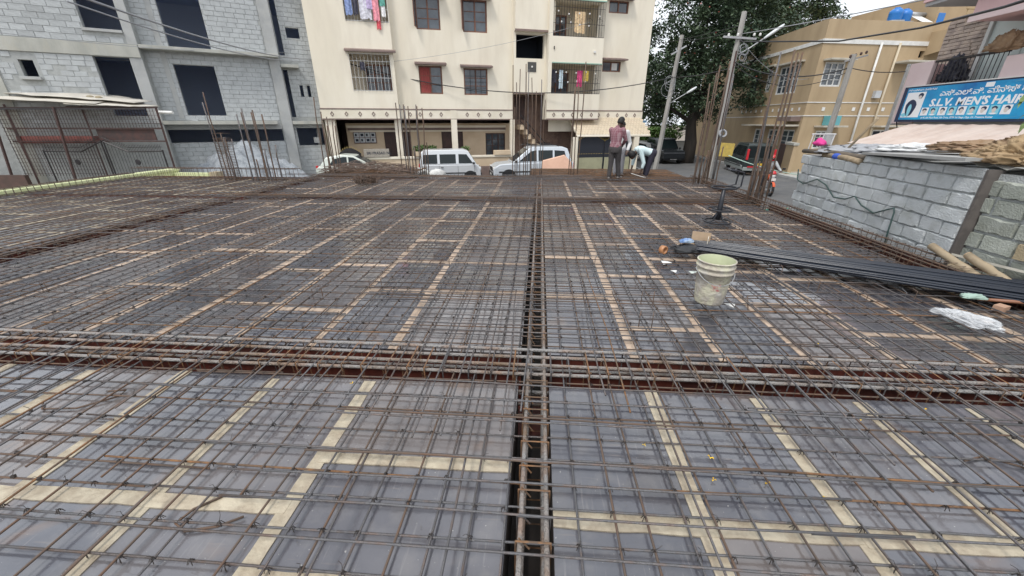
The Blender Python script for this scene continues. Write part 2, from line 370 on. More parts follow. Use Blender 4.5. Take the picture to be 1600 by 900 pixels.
while y < 12.3:                                   # bars running across
    yy = y+U(-.02, .02)
    if not 2.1 < yy < 2.48:
        c = U(-3.5, -1.8)
        xb(yy, U(-6.9, -6.6), c+.3, .0245); xb(yy+.011, c-.3 if R.random() < .5 else c+.1, U(4.4, 4.78), .0245); XB.append(yy)
        e = U(.9, 1.5)
        if R.random() < (.9 if yy > 2.4 else .5): xb(yy+.07+U(-.02, .02), -e, U(1.0, 1.6), .108, n=4)
        if R.random() < .5: xb(yy+.075+U(-.02, .02), -6.9-U(.9, 1.5), -6.6+U(.9, 1.5), .105, n=4)
        if yy < 2.1 and R.random() < .4: xb(yy+.05+U(-.03, .03), U(-5.5, -1.5), U(1.5, 4.4), .108, n=6)
        if R.random() < (.62 if yy > 2.4 else .3): xb(yy+U(.04, .1), U(.9, 1.6), U(4.3, 4.7), .075, n=4)
        if yy > 2.4 and R.random() < .62: xb(yy+U(.04, .1), U(-5.2, -3.6), U(-1.3, -.7), .075, n=4)
    y += .15
# left bay
x = -12.5
while x < -6.95:
    yb(x+U(-.02, .02), U(1.5, 2), 11.8, .034, n=4); x += .17
y = 2.6
while y < 11.9:
    xb(y+U(-.02, .02), -12.6, -6.7, .0245, n=4); y += .16
# rusty mats on the cantilevers
for (a, b) in ((-7.2, -4.1), (-.3, 4.45)):
    x = a+.05
    while x < b: addbar((x, 11.5, .05), (x+U(-.05, .05), 14.45, .05), .0062, RUSTD if R.random() < .6 else RUST, 3, .02); x += .11
    y = 12.3
    while y < 14.5: addbar((a, y, .06), (b, y+U(-.04, .04), .06), .0062, RUSTD if R.random() < .6 else RUST, 4, .02); y += .1
    for k in range(26): addbar((U(a, b-1.5), U(12.2, 14.3), .1), (U(a+1.5, b), U(12.2, 14.3), .1), .0055, RUST, 3, .03)
bars.sort(key=lambda b: -b[0])
rmat = thing('rebar_mat', 'grid of thin tied steel reinforcement bars covering the whole plywood deck', 'reinforcement')
for b in bars[:298]: MB().tube(b[1], b[2], 5 if b[0] > .002 else 4).build('rebar', b[3], rmat, smooth=True)
rest = {}
for b in bars[298:]: rest.setdefault(b[3].name, (MB(), b[3]))[0].tube(b[1], b[2], 4, cap=False)
for mb, m in rest.values(): tag(mb.build('far_rebar', m, rmat, smooth=True), kind='stuff')
# wire ties at the crossings
mb = MB()
for xx in YB:
    for yy in XB:
        d = math.hypot(xx, yy)
        if d > 8.5 or R.random() < (.2 if d < 4 else .25): continue
        a = U(0, 6.28); c = V((xx+U(-.008, .008), yy+U(-.008, .008), .034))
        rr = .0016 if d < 3 else .0021
        mb.tube([c+V((.012*math.cos(a), .012*math.sin(a), -.008)), c+V((0, 0, .011)), c-V((.012*math.cos(a), .012*math.sin(a), .006))], rr, 3)
        b = a+U(.5, 2); h = U(.01, .03)
        mb.tube([c+V((0, 0, .008)), c+V((.014*math.cos(b), .014*math.sin(b), h)), c+V((.03*math.cos(b+.4), .03*math.sin(b+.4), h+U(-.02, .015)))], rr*.8, 3)
        if d < 2.6:
            for sg_ in (-1, 1): mb.tube([c+V((-.011, sg_*.010, -.012)), c+V((-.004, sg_*.004, .0085)), c+V((.004, -sg_*.004, .0085)), c+V((.011, -sg_*.010, -.012))], .0019, 3)
        else: mb.obox(c+V((0, 0, .002)), (.016, .013, .012) if d < 5 else (.013, .011, .011), Euler((U(-.5, .5), U(-.5, .5), a)))
tag(mb.build('tie_wire', TIE, rmat), kind='stuff')
# upright bar chairs (spacers)
for k in range(46):
    xx = U(-5.5, 4.2); yy = U(2.7, 8.0); h = U(.09, .13); w = U(.08, .12); a = U(-.3, .3); dx, dy = w/2*math.cos(a), w/2*math.sin(a)
    if abs(xx) < .3: continue
    MB().tube([(xx-dx, yy-dy, .03), (xx-dx, yy-dy, h), (xx-dx+.03, yy-dy+.09, h+.005)], .0045, 4).build('bar_chair', RUSTD if k % 3 else BAR, rmat)
    MB().tube([(xx+dx, yy+dy, .03), (xx+dx, yy+dy, h+.015), (xx+dx+.03, yy+dy+.09, h+.01)], .0045, 4).build('bar_chair', RUSTD, rmat)
# loose bent off-cuts lying on the plywood
def offcut(pts, label, m=RUSTD, r=.0055):
    tag(MB().tube(pts, r, 6).build('bar_offcut', m, smooth=True), label, 'steel offcut', 'bent bar offcuts on the deck')
offcut([(-3.02, 1.72, .012), (-2.95, 1.66, .012), (-2.75, 1.68, .012), (-2.6, 1.8, .014), (-2.62, 1.86, .014), (-2.72, 1.84, .014)], 'bent dark bar offcut lying furthest left on the near plywood')
offcut([(-1.42, 1.17, .012), (-1.5, 1.10, .012), (-1.52, 1.03, .014), (-1.45, 1.0, .014), (-1.33, 1.03, .014), (-1.25, 1.08, .014)], 'bent bar offcut between taped strips left of the central beam')
offcut([(2.2, 1.62, .012), (2.33, 1.66, .012), (2.45, 1.6, .012), (2.48, 1.5, .014), (2.4, 1.46, .014), (2.3, 1.45, .014)], 'hooked bar offcut on the near plywood at the far right')
offcut([(1.9, 3.25, .05), (1.95, 3.4, .12), (2.1, 3.42, .12), (2.25, 3.38, .11), (2.3, 3.2, .05)], 'arched wire offcut standing on the mat right of the bucket')
# ================================================================ beam cages
def beam_cage(label, axis, c, half, lo, hi, main, sp, rr=.0105, depth=-.34, near=True, mst=RUST, zt=.075):
    t = thing('beam_cage', label, 'beam reinforcement', group='beam cages in the deck')
    for (o, z) in main:
        n = 10; P = []
        for i in range(n+1):
            s = lo+(hi-lo)*i/n; w = o+U(-.004, .004)
            P.append((s, c+w, z+U(-.004, .004)) if axis == 'x' else (c+w, s, z+U(-.004, .004)))
        MB().tube(P, rr, 7 if near else 5).build('main_bar', THICK if near else RUSTD, t, smooth=True)
    far = MB(); cnt = 0; s = lo+.06
    w = half
    while s < hi:
        k = U(-.02, .02); z1 = zt+U(-.006, .01); z0 = depth
        q = [(-w, z0), (w, z0), (w, z1), (-w, z1)]
        P = [(s+k*(1 if i > 1 else 0), c+a, z) if axis == 'x' else (c+a, s+k*(1 if i > 1 else 0), z) for i, (a, z) in enumerate(q)]
        hook = [P[3], V(P[3]).lerp(V(P[2]), .3)-V((0, 0, .06))]
        if near and cnt < 150:
            m_ = MB().tube(P, .0048, 4, closed=True).tube([V(hook[0])+V((.012, .012, 0)), V(hook[1])+V((.012, .012, 0))], .0048, 4)
            m_.build('stirrup', mst if R.random() < .75 else BAR, t); cnt += 1
        else: far.tube(P, .0052, 4, closed=True)
        s += sp*U(.85, 1.15)
    if far.v: tag(far.build('far_stirrups', RUSTD, t), kind='stuff')
    return t
beam_cage('ribbed bars and rusty stirrups of the cross beam nearest the viewer', 'x', 2.29, .15, -6.9, 4.75,
          [(-.13, .05), (-.05, .064), (.05, .062), (.13, .078), (-.12, -.31), (0, -.31), (.12, -.31), (-.13, -.1), (.13, -.1)], .145, .0125)
beam_cage('narrow cage of two thick bars down the middle of the deck', 'y', 0.015, .07, -1.2, 12.2,
          [(-.055, .052), (.055, .052), (-.05, -.31), (.05, -.31), (-.05, -.12), (.05, -.12)], .13, .0115, zt=.066)
beam_cage('dark cage of the cross beam in front of the workers', 'x', 8.62, .13, -6.9, 4.75, [(-.12, .06), (.12, .06), (0, .06), (-.1, -.3), (.1, -.3)], .15, .011, near=False)
beam_cage('dark red beam cage running away along the left bay', 'y', -6.77, .13, 2.2, 12.2, [(-.12, .06), (.12, .06), (0, .06), (-.1, -.3), (.1, -.3)], .15, .011, near=False)
beam_cage('tangled edge beam cage beside the block wall', 'y', 4.62, .14, 1.2, 12.2, [(-.13, .06), (.13, .06), (0, .06), (-.13, .14), (.13, .14), (-.1, -.1), (.1, -.1)], .09, .011, near=False, zt=.16)
beam_cage('rusty edge beam cage along the front of the deck', 'x', 12.08, .13, -6.9, 4.75, [(-.13, .08), (.13, .08), (0, .08)], .12, .01, near=False, zt=.11)
beam_cage('tall upstand cage at the far end of the left bay', 'x', 11.6, .11, -12.5, -7.2, [(-.1, .02), (.1, .02), (-.1, .31), (.1, .31)], .14, .009, near=False, depth=0.0, zt=.33)
beam_cage('low edge cage beside the green parapet', 'y', -12.5, .1, 6.0, 11.5, [(-.1, .02), (.1, .02), (-.1, .16), (.1, .16)], .15, .009, near=False, depth=0.0, zt=.18)

# ================================================================ column starter bars
def column(label, x, y, spots, lean=(0, 0), tie_z=(), r=.0115, m=RUSTD, cageh=None):
    t = thing('column_bars', label, 'starter bars', (x, y, 0), group='column starter bars on the deck')
    for (dx, dy, h) in spots:
        lx, ly = lean[0]+U(-.025, .025), lean[1]+U(-.02, .02)
        P = [(dx+lx*h*k/4+U(-.006, .006)*k, dy+ly*h*k/4, -.3+(h+.3)*k/4) for k in range(5)]
        MB().tube(P, r*1.4, 6).build('bar', m if R.random() < .7 else BAR, t, smooth=True)
    xs = [s[0] for s in spots]; ys = [s[1] for s in spots]
    for z in tie_z:
        a, b, c, d = min(xs)-.015+lean[0]*z, max(xs)+.015+lean[0]*z, min(ys)-.015, max(ys)+.015
        MB().tube([(a, c, z), (b, c, z+.01), (b, d, z), (a, d, z+.01)], .005, 4, closed=True).build('tie_ring', RUSTD, t)
    return t
def spots(n, w, d, h0, h1):
    P = []
    for i in range(n):
        t = i/n*4; e = t % 1
        q = [(-w/2+w*e, -d/2), (w/2, -d/2+d*e), (w/2-w*e, d/2), (-w/2, d/2-d*e)][int(t) % 4]
        P.append((q[0]+U(-.01, .01), q[1]+U(-.01, .01), U(h0, h1)))
    return P
column('square column cage packed with tie rings over the gravel heap', -9.1, 11.3, [(-.16, -.1, 2.1), (-.02, -.12, 2.35), (.14, -.1, 1.2), (.15, .12, 1.15), (-.15, .12, 1.3), (0, .12, 1.2)], tie_z=[.0+.045*k for k in range(27)]+[1.3], r=.011)
column('cluster of tall rusty starter bars in front of the gravel heap', -7.95, 11.25, [(-.5, 0, 1.8), (-.4, .1, 1.85), (-.25, -.1, 1.95), (-.05, .05, 1.85), (.05, -.1, 1.9), (.22, 0, 1.8), (-.12, .1, .95), (0, .1, .8), (.14, -.1, .9), (.33, .1, 1.0), (-.3, .1, .6)], r=.013)
column('thin dark starter bars beside the leaning left utility pole', -6.75, 12.7, [(-.25, 0, 2.3), (-.15, .1, 1.9), (-.05, 0, 1.6), (.05, .1, 1.75), (.12, -.05, 1.5), (.22, 0, 1.7), (-.02, 0, .8), (-.1, .05, .85), (.08, 0, .9), (.3, 0, 1.5)])
column('starter bars standing in front of the white hatchback and van', -4.0, 12.95, [(-.5, 0, 2.15), (-.38, .1, 2.1), (-.28, 0, 2.1), (-.2, -.1, 2.05), (-.12, 0, 2.05), (.08, .1, 2.1), (.18, 0, 2.05), (.3, 0, 2.0), (.36, .1, 1.0), (-.05, .1, .9), (.02, -.1, .85), (.22, .1, .8)])
column('tallest cluster of starter bars in front of the silver estate car', -.4, 12.4, [(-.42, -.1, 3.05), (-.3, .1, 2.65), (-.2, -.1, 2.95), (-.1, 0, 3.1), (-.02, .1, 2.9), (.03, -.05, 2.95), (.14, 0, 2.75), (.22, .1, 2.1), (.3, -.05, 2.4), (.42, 0, 2.7), (.47, .1, 2.2), (-.36, .05, 2.0), (.1, .1, 1.6)], r=.0095)
column('four starter bars left of the workers', 1.05, 12.6, [(-.15, 0, 2.45), (-.07, .1, 2.55), (.02, -.05, 2.6), (.13, 0, 3.15)])
column('dense starter bars by the large leaning pole', 4.55, 11.4, [(-.3, -.1, 2.5), (-.22, .1, 2.1), (-.15, 0, 2.9), (-.08, .1, 2.75), (-.02, -.1, 2.95), (.04, .05, 3.0), (.1, 0, 2.8), (.15, .1, 2.6), (.2, -.05, 2.7), (.26, 0, 2.5), (-.26, 0, 1.0), (.02, .1, .9), (.12, .1, 1.1), (-.1, -.1, .8), (.3, -.1, 1.0)], lean=(.01, 0))
column('tall rusty starter bars in front of the motorcycle', 4.62, 8.65, [(-.26, -.1, 2.45), (-.12, .05, 2.8), (-.05, -.05, 2.82), (.1, 0, 2.78), (.22, .05, 2.8), (-.15, .1, 1.0), (-.06, .1, .85), (.03, -.05, 1.6), (.0, .1, 1.3), (.12, .1, .9), (-.1, 0, .75), (.06, .08, 1.1)], r=.011, tie_z=(.25, .6))
# ================================================================ building tools
def facade(mb, s0, s1, z0, z1, ops, y=0.0, th=.22):
    """front wall surface with real openings and reveals; ops: (s0, s1, z0, z1)"""
    xs = sorted({s0, s1, *[min(max(a, s0), s1) for o in ops for a in o[:2]]}); zs = sorted({z0, z1, *[min(max(a, z0), z1) for o in ops for a in o[2:4]]})
    hole = lambda x, z: any(o[0] < x < o[1] and o[2] < z < o[3] for o in ops)
    nx, nz = len(xs)-1, len(zs)-1
    H = [[hole((xs[i]+xs[i+1])/2, (zs[j]+zs[j+1])/2) for j in range(nz)] for i in range(nx)]
    for i in range(nx):
        for j in range(nz):
            a, b, c, d = xs[i], xs[i+1], zs[j], zs[j+1]
            if not H[i][j]:
                mb.quad((a, y, c), (b, y, c), (b, y, d), (a, y, d))
            else:
                if i == 0 or not H[i-1][j]: mb.quad((a, y, c), (a, y+th, c), (a, y+th, d), (a, y, d)) if i > 0 else None
                if i == nx-1 or not H[i+1][j]: mb.quad((b, y, d), (b, y+th, d), (b, y+th, c), (b, y, c)) if i < nx-1 else None
                if j == 0 or not H[i][j-1]: mb.quad((a, y, c), (b, y, c), (b, y+th, c), (a, y+th, c)) if j > 0 else None
                if j == nz-1 or not H[i][j+1]: mb.quad((a, y, d), (a, y+th, d), (b, y+th, d), (b, y, d)) if j < nz-1 else None
    return mb
def room(mb, s0, s1, y0, y1, z0, z1):          # five inner faces, open to the front
    mb.quad((s0, y1, z0), (s1, y1, z0), (s1, y1, z1), (s0, y1, z1)); mb.quad((s0, y0, z0), (s0, y1, z0), (s0, y1, z1), (s0, y0, z1))
    mb.quad((s1, y1, z0), (s1, y0, z0), (s1, y0, z1), (s1, y1, z1)); mb.quad((s0, y0, z0), (s1, y0, z0), (s1, y1, z0), (s0, y1, z0))
    mb.quad((s0, y1, z1), (s1, y1, z1), (s1, y0, z1), (s0, y0, z1)); return mb
def window(par, s0, s1, z0, z1, y=.1, cols=2, rows=3, fm=None, gm=None, fw=.07, curtain=None, open_leaf=False, grid=None):
    fm = fm or WOOD; w = MB().box(s0, s0+fw, y-.04, y+.04, z0, z1).box(s1-fw, s1, y-.04, y+.04, z0, z1).box(s0+fw, s1-fw, y-.039, y+.039, z0, z0+fw).box(s0+fw, s1-fw, y-.039, y+.039, z1-fw, z1)
    f = w.build('window', fm, par)
    a, b, c, d = s0+fw, s1-fw, z0+fw, z1-fw
    for k in range(1, cols): x = a+(b-a)*k/cols; box('mullion', fm, f, x-.035, x+.035, y-.035, y+.035, c, d)
    for k in range(cols):
        u, v = a+(b-a)*k/cols, a+(b-a)*(k+1)/cols
        MB().quad((u, y+.01, c), (v, y+.01, c), (v, y+.01, d), (u, y+.01, d)).build('pane', gm or GLASS, f)
        for r in range(1, rows):
            zz = c+(d-c)*r/rows; box('glazing_bar', fm, f, u+.036, v-.036, y-.02, y+.02, zz-.016, zz+.016)
    if grid:
        gb = MB(); n = grid
        for k in range(1, n): x = a+(b-a)*k/n; gb.box(x-.008, x+.008, y-.075, y-.06, c, d)
        for k in range(1, 4): zz = c+(d-c)*k/4; gb.box(a, b, y-.058, y-.045, zz-.008, zz+.008)
        gb.build('window_grille', IRONW if grid > 4 else IRON, f)
    if curtain: 
        cm = MB(); n = 10; u, v = a, a+(b-a)*.5; P = []
        for k in range(n+1): P.append((u+(v-u)*k/n, y-.02+(.015 if k % 2 else -.005)))
        for k in range(n): cm.quad((P[k][0], P[k][1], c), (P[k+1][0], P[k+1][1], c), (P[k+1][0], P[k+1][1], d), (P[k][0], P[k][1], d))
        cm.build('curtain', curtain, f)
    if open_leaf:
        lf = MB(); w_ = (b-a)*.42
        for (p, q, r_, t_) in ((0, .05, c, d), (w_-.05, w_, c, d), (.05, w_-.05, c, c+.05), (.05, w_-.05, d-.05, d)): lf.box(p, q, -.02, .02, r_, t_)
        o = lf.build('open_shutter', fm, f); o.location = (s0+.02, y-.05, 0); o.rotation_euler = (0, 0, math.radians(-105))
        MB().quad((.05, 0, c+.05), (w_-.05, 0, c+.05), (w_-.05, 0, d-.05), (.05, 0, d-.05)).build('shutter_pane', gm or GLASS, o)
    return f
def shade(par, s0, s1, z, y0=0, out=.45, th=.09, m=None):
    return MB().prism([(0, 0), (-out, -.02), (-out, th*.6), (0, th+.06)], lambda y, q: (s0, y0+y+.002, z+q), lambda y, q: (s1, y0+y+.002, z+q)).build('window_shade', m or TAUPE, par, fix=True)
def text_mesh(s, size, m, name, par, loc, rot, ext=.004, bold=0.0, shear=0.0, sx=1.0):
    cu = bpy.data.curves.new(name, 'FONT'); cu.body = s; cu.size = size; cu.extrude = ext; cu.offset = bold; cu.shear = shear; cu.resolution_u = 2
    o = bpy.data.objects.new('tmp_text', cu); COL.objects.link(o)
    dg = bpy.context.evaluated_depsgraph_get(); me = bpy.data.meshes.new_from_object(o.evaluated_get(dg)); bpy.data.objects.remove(o)
    me.materials.clear(); t = mk(name, me, m, par); t.location = loc; t.rotation_euler = rot; t.scale = (sx, 1, 1); return t
FR = (math.pi/2, 0, 0)       # text standing up, read from -Y
def cloth(par, name, m, s0, s1, z0, z1, y, n=8, amp=.03, ragged=.05):
    mb = MB(); P = []
    for i in range(n+1):
        t = i/n; P.append((s0+(s1-s0)*t+U(-.01, .01), y+amp*math.sin(t*9+U(-.4, .4)), z0+U(-ragged, ragged)))
    for i in range(n):
        a, b = P[i], P[i+1]; zm = (a[2]+z1)/2; zn = (b[2]+z1)/2
        mb.quad(a, b, (b[0]*.98+.02*(s0+s1)/2, b[1], zn), (a[0]*.98+.02*(s0+s1)/2, a[1], zm)); mb.quad((a[0]*.98+.02*(s0+s1)/2, a[1], zm), (b[0]*.98+.02*(s0+s1)/2, b[1], zn), (b[0], y, z1), (a[0], y, z1))
    o = mb.build(name, m, par); sd_ = o.modifiers.new('thick', 'SOLIDIFY'); sd_.thickness = .006; return o

# ================================================================ cream apartment building
cb = thing('apartment_building', 'cream three storey apartment building with diamond band and caged balconies', 'building', (-3.9, 25, G), math.radians(18))
S0, S1, TOP = -8.4, 11.05, 10.6
wm = MB()
win1 = [(-3.08, -1.8, 4.52, 5.92), (-.58, .8, 4.5, 5.86), (-3.0, -1.72, 7.62, 9.1), (-.5, .84, 7.6, 9.1), (7.97, 9.2, 5.9, 6.47), (8.1, 9.35, 8.93, 9.55)]
facade(wm, -4.35, 2.3, 3.2, TOP, win1[:4])
facade(wm, 4.6, S1, 2.5, TOP, win1[4:]+[(4.7, 7.45, 4.4, 6.35), (4.7, 7.45, 7.4, 9.4)])
wm.quad((S1, 0, 0), (S1, 11, 0), (S1, 11, TOP), (S1, 0, TOP)); wm.quad((S0, 11, 0), (S0, -.35, 0), (S0, -.35, TOP), (S0, 11, TOP))
wm.quad((S0, 11, 0), (S0, 11, TOP), (S1, 11, TOP), (S1, 11, 0)); wm.quad((S0, -.35, TOP), (S1, -.35, TOP), (S1, 11, TOP), (S0, 11, TOP))
wm.quad((-4.35, -.35, 3.2), (-4.35, 0, 3.2), (-4.35, 0, TOP), (-4.35, -.35, TOP))
wm.quad((S0, -.35, 3.2), (S0, 1.4, 3.2), (2.3, 1.4, 3.2), (2.3, -.0, 3.2), (-4.35, 0, 3.2), (-4.35, -.35, 3.2))
wm.build('wall', CREAM, cb)
bw = MB(); facade(bw, S0, -4.35, 3.2, TOP, [(-6.58, -4.55, 4.6, 6.35), (-6.5, -4.4, 7.76, 9.3)], y=-.35); bw.build('bay_wall', CREAM, cb)
for (a, b, c, d, e) in ((-6.7, -4.4, 4.45, 6.5, -.12), (-6.7, -4.38, 7.6, 9.5, -.12), (4.7, 7.45, 4.35, 6.4, .02), (4.7, 7.45, 7.35, 9.45, .02)): room(MB(), a, b, e, e+1.4, c, d).build('balcony_room', CREAML, cb)
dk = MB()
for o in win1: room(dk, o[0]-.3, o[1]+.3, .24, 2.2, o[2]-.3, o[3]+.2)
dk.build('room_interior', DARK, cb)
for i, o in enumerate(win1):
    f = window(cb, *o, cols=2 if i < 4 else 2, rows=3 if i < 4 else 1, curtain=CURT if i == 0 else None, open_leaf=i in (2, 3), grid=4 if i in (1,) else None)
    shade(cb, o[0]-.18, o[1]+.24, o[3]+.04)
# frosted pane glinting in the small window
box('frosted_pane', WHITE, cb, 8.62, 8.98, .06, .075, 6.0, 6.38)
# band with diamonds
band = MB().box(S0-.02, -4.33, -.41, -.352, 3.23, 3.68).box(-4.33, 2.3, -.06, -.003, 3.23, 3.68).box(7.47, S1+.02, -.06, -.003, 3.2, 3.68).build('band', CREAML, cb)
for (a, b, y) in ((S0-.03, -4.32, -.35), (-4.318, 2.31, 0), (7.49, S1+.03, 0)):
    box('string_course', TAUPE, cb, a, b, y-.08, y-.001, 3.682, 3.74); box('lower_course', TAUPE, cb, a, b, y-.075, y-.001, 3.17, 3.226)
def diamond(s, z, y, par):
    mb = MB(); P = [(0, .13), (.1, 0), (0, -.13), (-.1, 0)]; Q = [(0, .075), (.058, 0), (0, -.075), (-.058, 0)]
    for i in range(4):
        j = (i+1) % 4; mb.prism([P[i], P[j], Q[j], Q[i]], lambda a, b: (s+a, y, z+b), lambda a, b: (s+a, y-.02, z+b))
    mb.build('diamond', TAUPE, par, fix=True)
for s in (-7.85, -7.12, -6.42, -5.72, -5.02): diamond(s, 3.455, -.412, cb)
for s in (-3.75, -3.2, -2.6, -2.0, -.48, .18, .86, 1.55): diamond(s, 3.455, -.062, cb)
for s in (7.95, 8.6, 9.25, 9.9, 10.5): diamond(s, 3.455, -.062, cb)
box('pilaster', CREAML, cb, -1.46, -1.1, -.09, -.061, 3.23, 3.68)
# stair tower: projecting box, window, vent panel
st = MB(); facade(st, 2.3, 4.6, 7.72, TOP, [], y=-.6); st.quad((2.3, -.6, 7.72), (2.3, 0, 7.72), (2.3, 0, TOP), (2.3, -.6, TOP)); st.quad((4.6, 0, 7.72), (4.6, -.6, 7.72), (4.6, -.6, TOP), (4.6, 0, TOP)); st.quad((2.3, -.6, 7.72), (4.6, -.6, 7.72), (4.6, 0, 7.72), (2.3, 0, 7.72))
facade(st, 2.3, 4.6, 4.62, 7.72, [(2.42, 4.1, 6.42, 7.6)], y=-.3, th=.3); st.quad((2.3, -.3, 4.62), (2.3, 0, 4.62), (2.3, 0, 7.72), (2.3, -.3, 7.72)); st.quad((4.6, -.3, 4.62), (4.6, -.3, 7.72), (4.6, 0, 7.72), (4.6, 0, 4.62)); st.quad((2.3, -.3, 4.62), (2.3, 1.2, 4.62), (4.6, 1.2, 4.62), (4.6, -.3, 4.62))
st.build('stair_tower', CREAM, cb)
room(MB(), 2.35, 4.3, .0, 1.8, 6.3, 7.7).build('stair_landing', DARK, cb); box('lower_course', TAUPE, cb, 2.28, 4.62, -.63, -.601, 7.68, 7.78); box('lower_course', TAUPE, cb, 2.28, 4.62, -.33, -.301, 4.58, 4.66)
vp = box('vent_panel', mat('vent dark', (.07,.07,.068)), cb, 3.12, 3.63, -.33, -.301, 5.74, 6.24); MB().lathe([(0, 0), (.05, 0), (.05, .02), (0, .02)], 10, (3.37, -.345, 6.0), Euler((math.pi/2, 0, 0)).to_matrix()).build('vent_bulb', WHITE, vp)
# projecting right balcony
rb = MB()
for (a, b) in ((3.2, 4.6), (6.2, 7.5)):
    rb.quad((4.2, -.8, a), (7.55, -.8, a), (7.55, -.8, b), (4.2, -.8, b)); rb.quad((7.55, -.8, a), (7.55, 0, a), (7.55, 0, b), (7.55, -.8, b)); rb.quad((4.2, 0, a), (4.2, -.8, a), (4.2, -.8, b), (4.2, 0, b))
    rb.quad((4.2, -.8, a), (4.2, 0, a), (7.55, 0, a), (7.55, -.8, a)); rb.quad((4.2, -.8, b), (7.55, -.8, b), (7.55, 0, b), (4.2, 0, b))
rb.box(4.2, 7.55, -.8, 0, 9.25, 10.55).box(4.2, 4.42, -.8, -.001, 4.601, 6.199).box(4.2, 4.42, -.8, -.001, 7.501, 9.249)
rb.build('balcony', CREAM, cb); box('string_course', TAUPE, cb, 4.17, 7.58, -.83, -.801, 3.66, 3.72); box('lower_course', TAUPE, cb, 4.17, 7.58, -.84, -.801, 3.17, 3.25)
for s in (4.65, 5.25, 5.85, 6.45, 7.1): diamond(s, 3.455, -.802, cb)
GREENT = mat('green edge strip', (.25,.42,.35), None, rough=.6)
for z in (6.17, 9.22): box('green_edge', GREENT, cb, 4.42, 7.56, -.83, -.801, z, z+.05)
# grilles
def grille(par, s0, s1, z0, z1, y, dx=.13, m=IRONW, side=None, loops=True):
    mb = MB(); n = max(2, int((s1-s0)/dx))
    for k in range(n+1): x = s0+(s1-s0)*k/n; mb.box(x-.007, x+.007, y-.007, y+.007, z0, z1)
    for z in (z0+.02, z0+(z1-z0)*.36, z0+(z1-z0)*.8, z1-.02): mb.box(s0, s1, y-.009, y-.0071, z-.01, z+.01)
    if side:
        n = max(2, int(abs(side-y)/dx))
        for k in range(n+1): yy = y+(side-y)*k/n; mb.box(s1-.007, s1+.007, yy-.007, yy+.007, z0, z1)
    if loops:
        k = s0+.3
        while k < s1-.2:
            mb.tube([V((p.x, y-.012, p.z)) for p in arc((k, 0, (z0+z1)/2-.1), .16, 0, 6.283, 12, 'xz')], .007, 4); k += .62
    return mb.build('balcony_grille', m, par)
grille(cb, 4.43, 7.53, 4.61, 6.17, -.77, .15, IRON, side=-.02); grille(cb, 4.43, 7.53, 7.51, 9.22, -.77, .15, IRON, side=-.02)
grille(cb, -6.58, -4.55, 4.6, 6.35, -.4, .17, IRONW, loops=False); grille(cb, -6.5, -4.4, 7.76, 9.3, -.4, .14, IRONW)
GRIDW = mat('white lattice', (.6,.6,.58), None, rough=.6)
# things behind the balconies: door-windows, washing
window(cb, -5.95, -4.6, 4.62, 6.0, y=.95, cols=3, rows=3); window(cb, 4.8, 5.9, 7.55, 8.9, y=1.1, cols=3, rows=3); window(cb, 4.9, 6.2, 4.65, 5.9, y=1.1, cols=3, rows=3)
shade(cb, -6.75, -4.2, 6.42, y0=-.35, out=.3, m=TAUPE)
for par_, zz in ((cb, 8.6), (cb, 5.75)):
    for k in range(5):
        MB().ball((4.7+k*.62, -.8, zz+U(-.08, .08)), .045, 8, 6).build('rosette', WHITE, cb); 
    for k in range(4): MB().ball((4.9+k*.55, -.8, zz-.5+U(-.1, .1)), .045, 8, 6).build('rosette', WHITE, cb)
wash = [('blue checked', (.18,.24,.42)), ('striped grey', (.5,.5,.55)), ('red', (.55,.08,.1)), ('dark', (.04,.04,.06)), ('white', (.7,.7,.7)), ('pink', (.62,.25,.3)), ('lilac', (.4,.33,.5)), ('green', (.1,.3,.25)), ('magenta', (.6,.06,.2)), ('yellow', (.68,.5,.1)), ('pale blue', (.5,.6,.68)), ('orange cream', (.7,.5,.3))]
WM = {n: mat('cloth '+n, c, tuple(min(1, q*1.5+.03) for q in c), 9, .95) for n, c in wash}
def laundry(nm, s0, s1, z0, z1, y, where):
    o = cloth(None, 'laundry', WM[nm], s0, s1, z0, z1, y); o.location = cb.location; o.rotation_euler = cb.rotation_euler
    tag(o, nm+' cloth hung out '+where, 'laundry', 'washing on the balconies')
wl = 'on the cream building\'s upper left balcony'
for i, (nm, a, b, z) in enumerate((('blue checked', -6.42, -6.1, 8.0), ('striped grey', -5.75, -5.2, 7.86), ('pink', -5.12, -4.82, 7.8), ('red', -5.0, -4.8, 7.45), ('dark', -6.05, -5.8, 8.0), ('lilac', -5.5, -5.1, 8.3), ('white', -4.7, -4.5, 8.0), ('green', -4.75, -4.48, 8.45))):
    laundry(nm, a, b, z, 8.35 if nm == 'red' else 9.0, -.45-.03*(i % 3), wl)
laundry('dark', -6.1, -5.85, 5.55, 5.95, -.45, 'on the cream building\'s lower left balcony')
for nm, a, b, z in (('pale blue', 4.95, 5.2, 4.9), ('magenta', 6.1, 6.42, 5.0), ('yellow', 6.5, 6.85, 5.3), ('dark', 4.5, 4.8, 5.2)): laundry(nm, a, b, z, 5.85, -.6, 'on the cream building\'s lower right balcony')
for nm, a, b, z in (('orange cream', 5.75, 6.4, 7.75), ): laundry(nm, a, b, z, 8.75, -.6, 'on the cream building\'s upper right balcony')
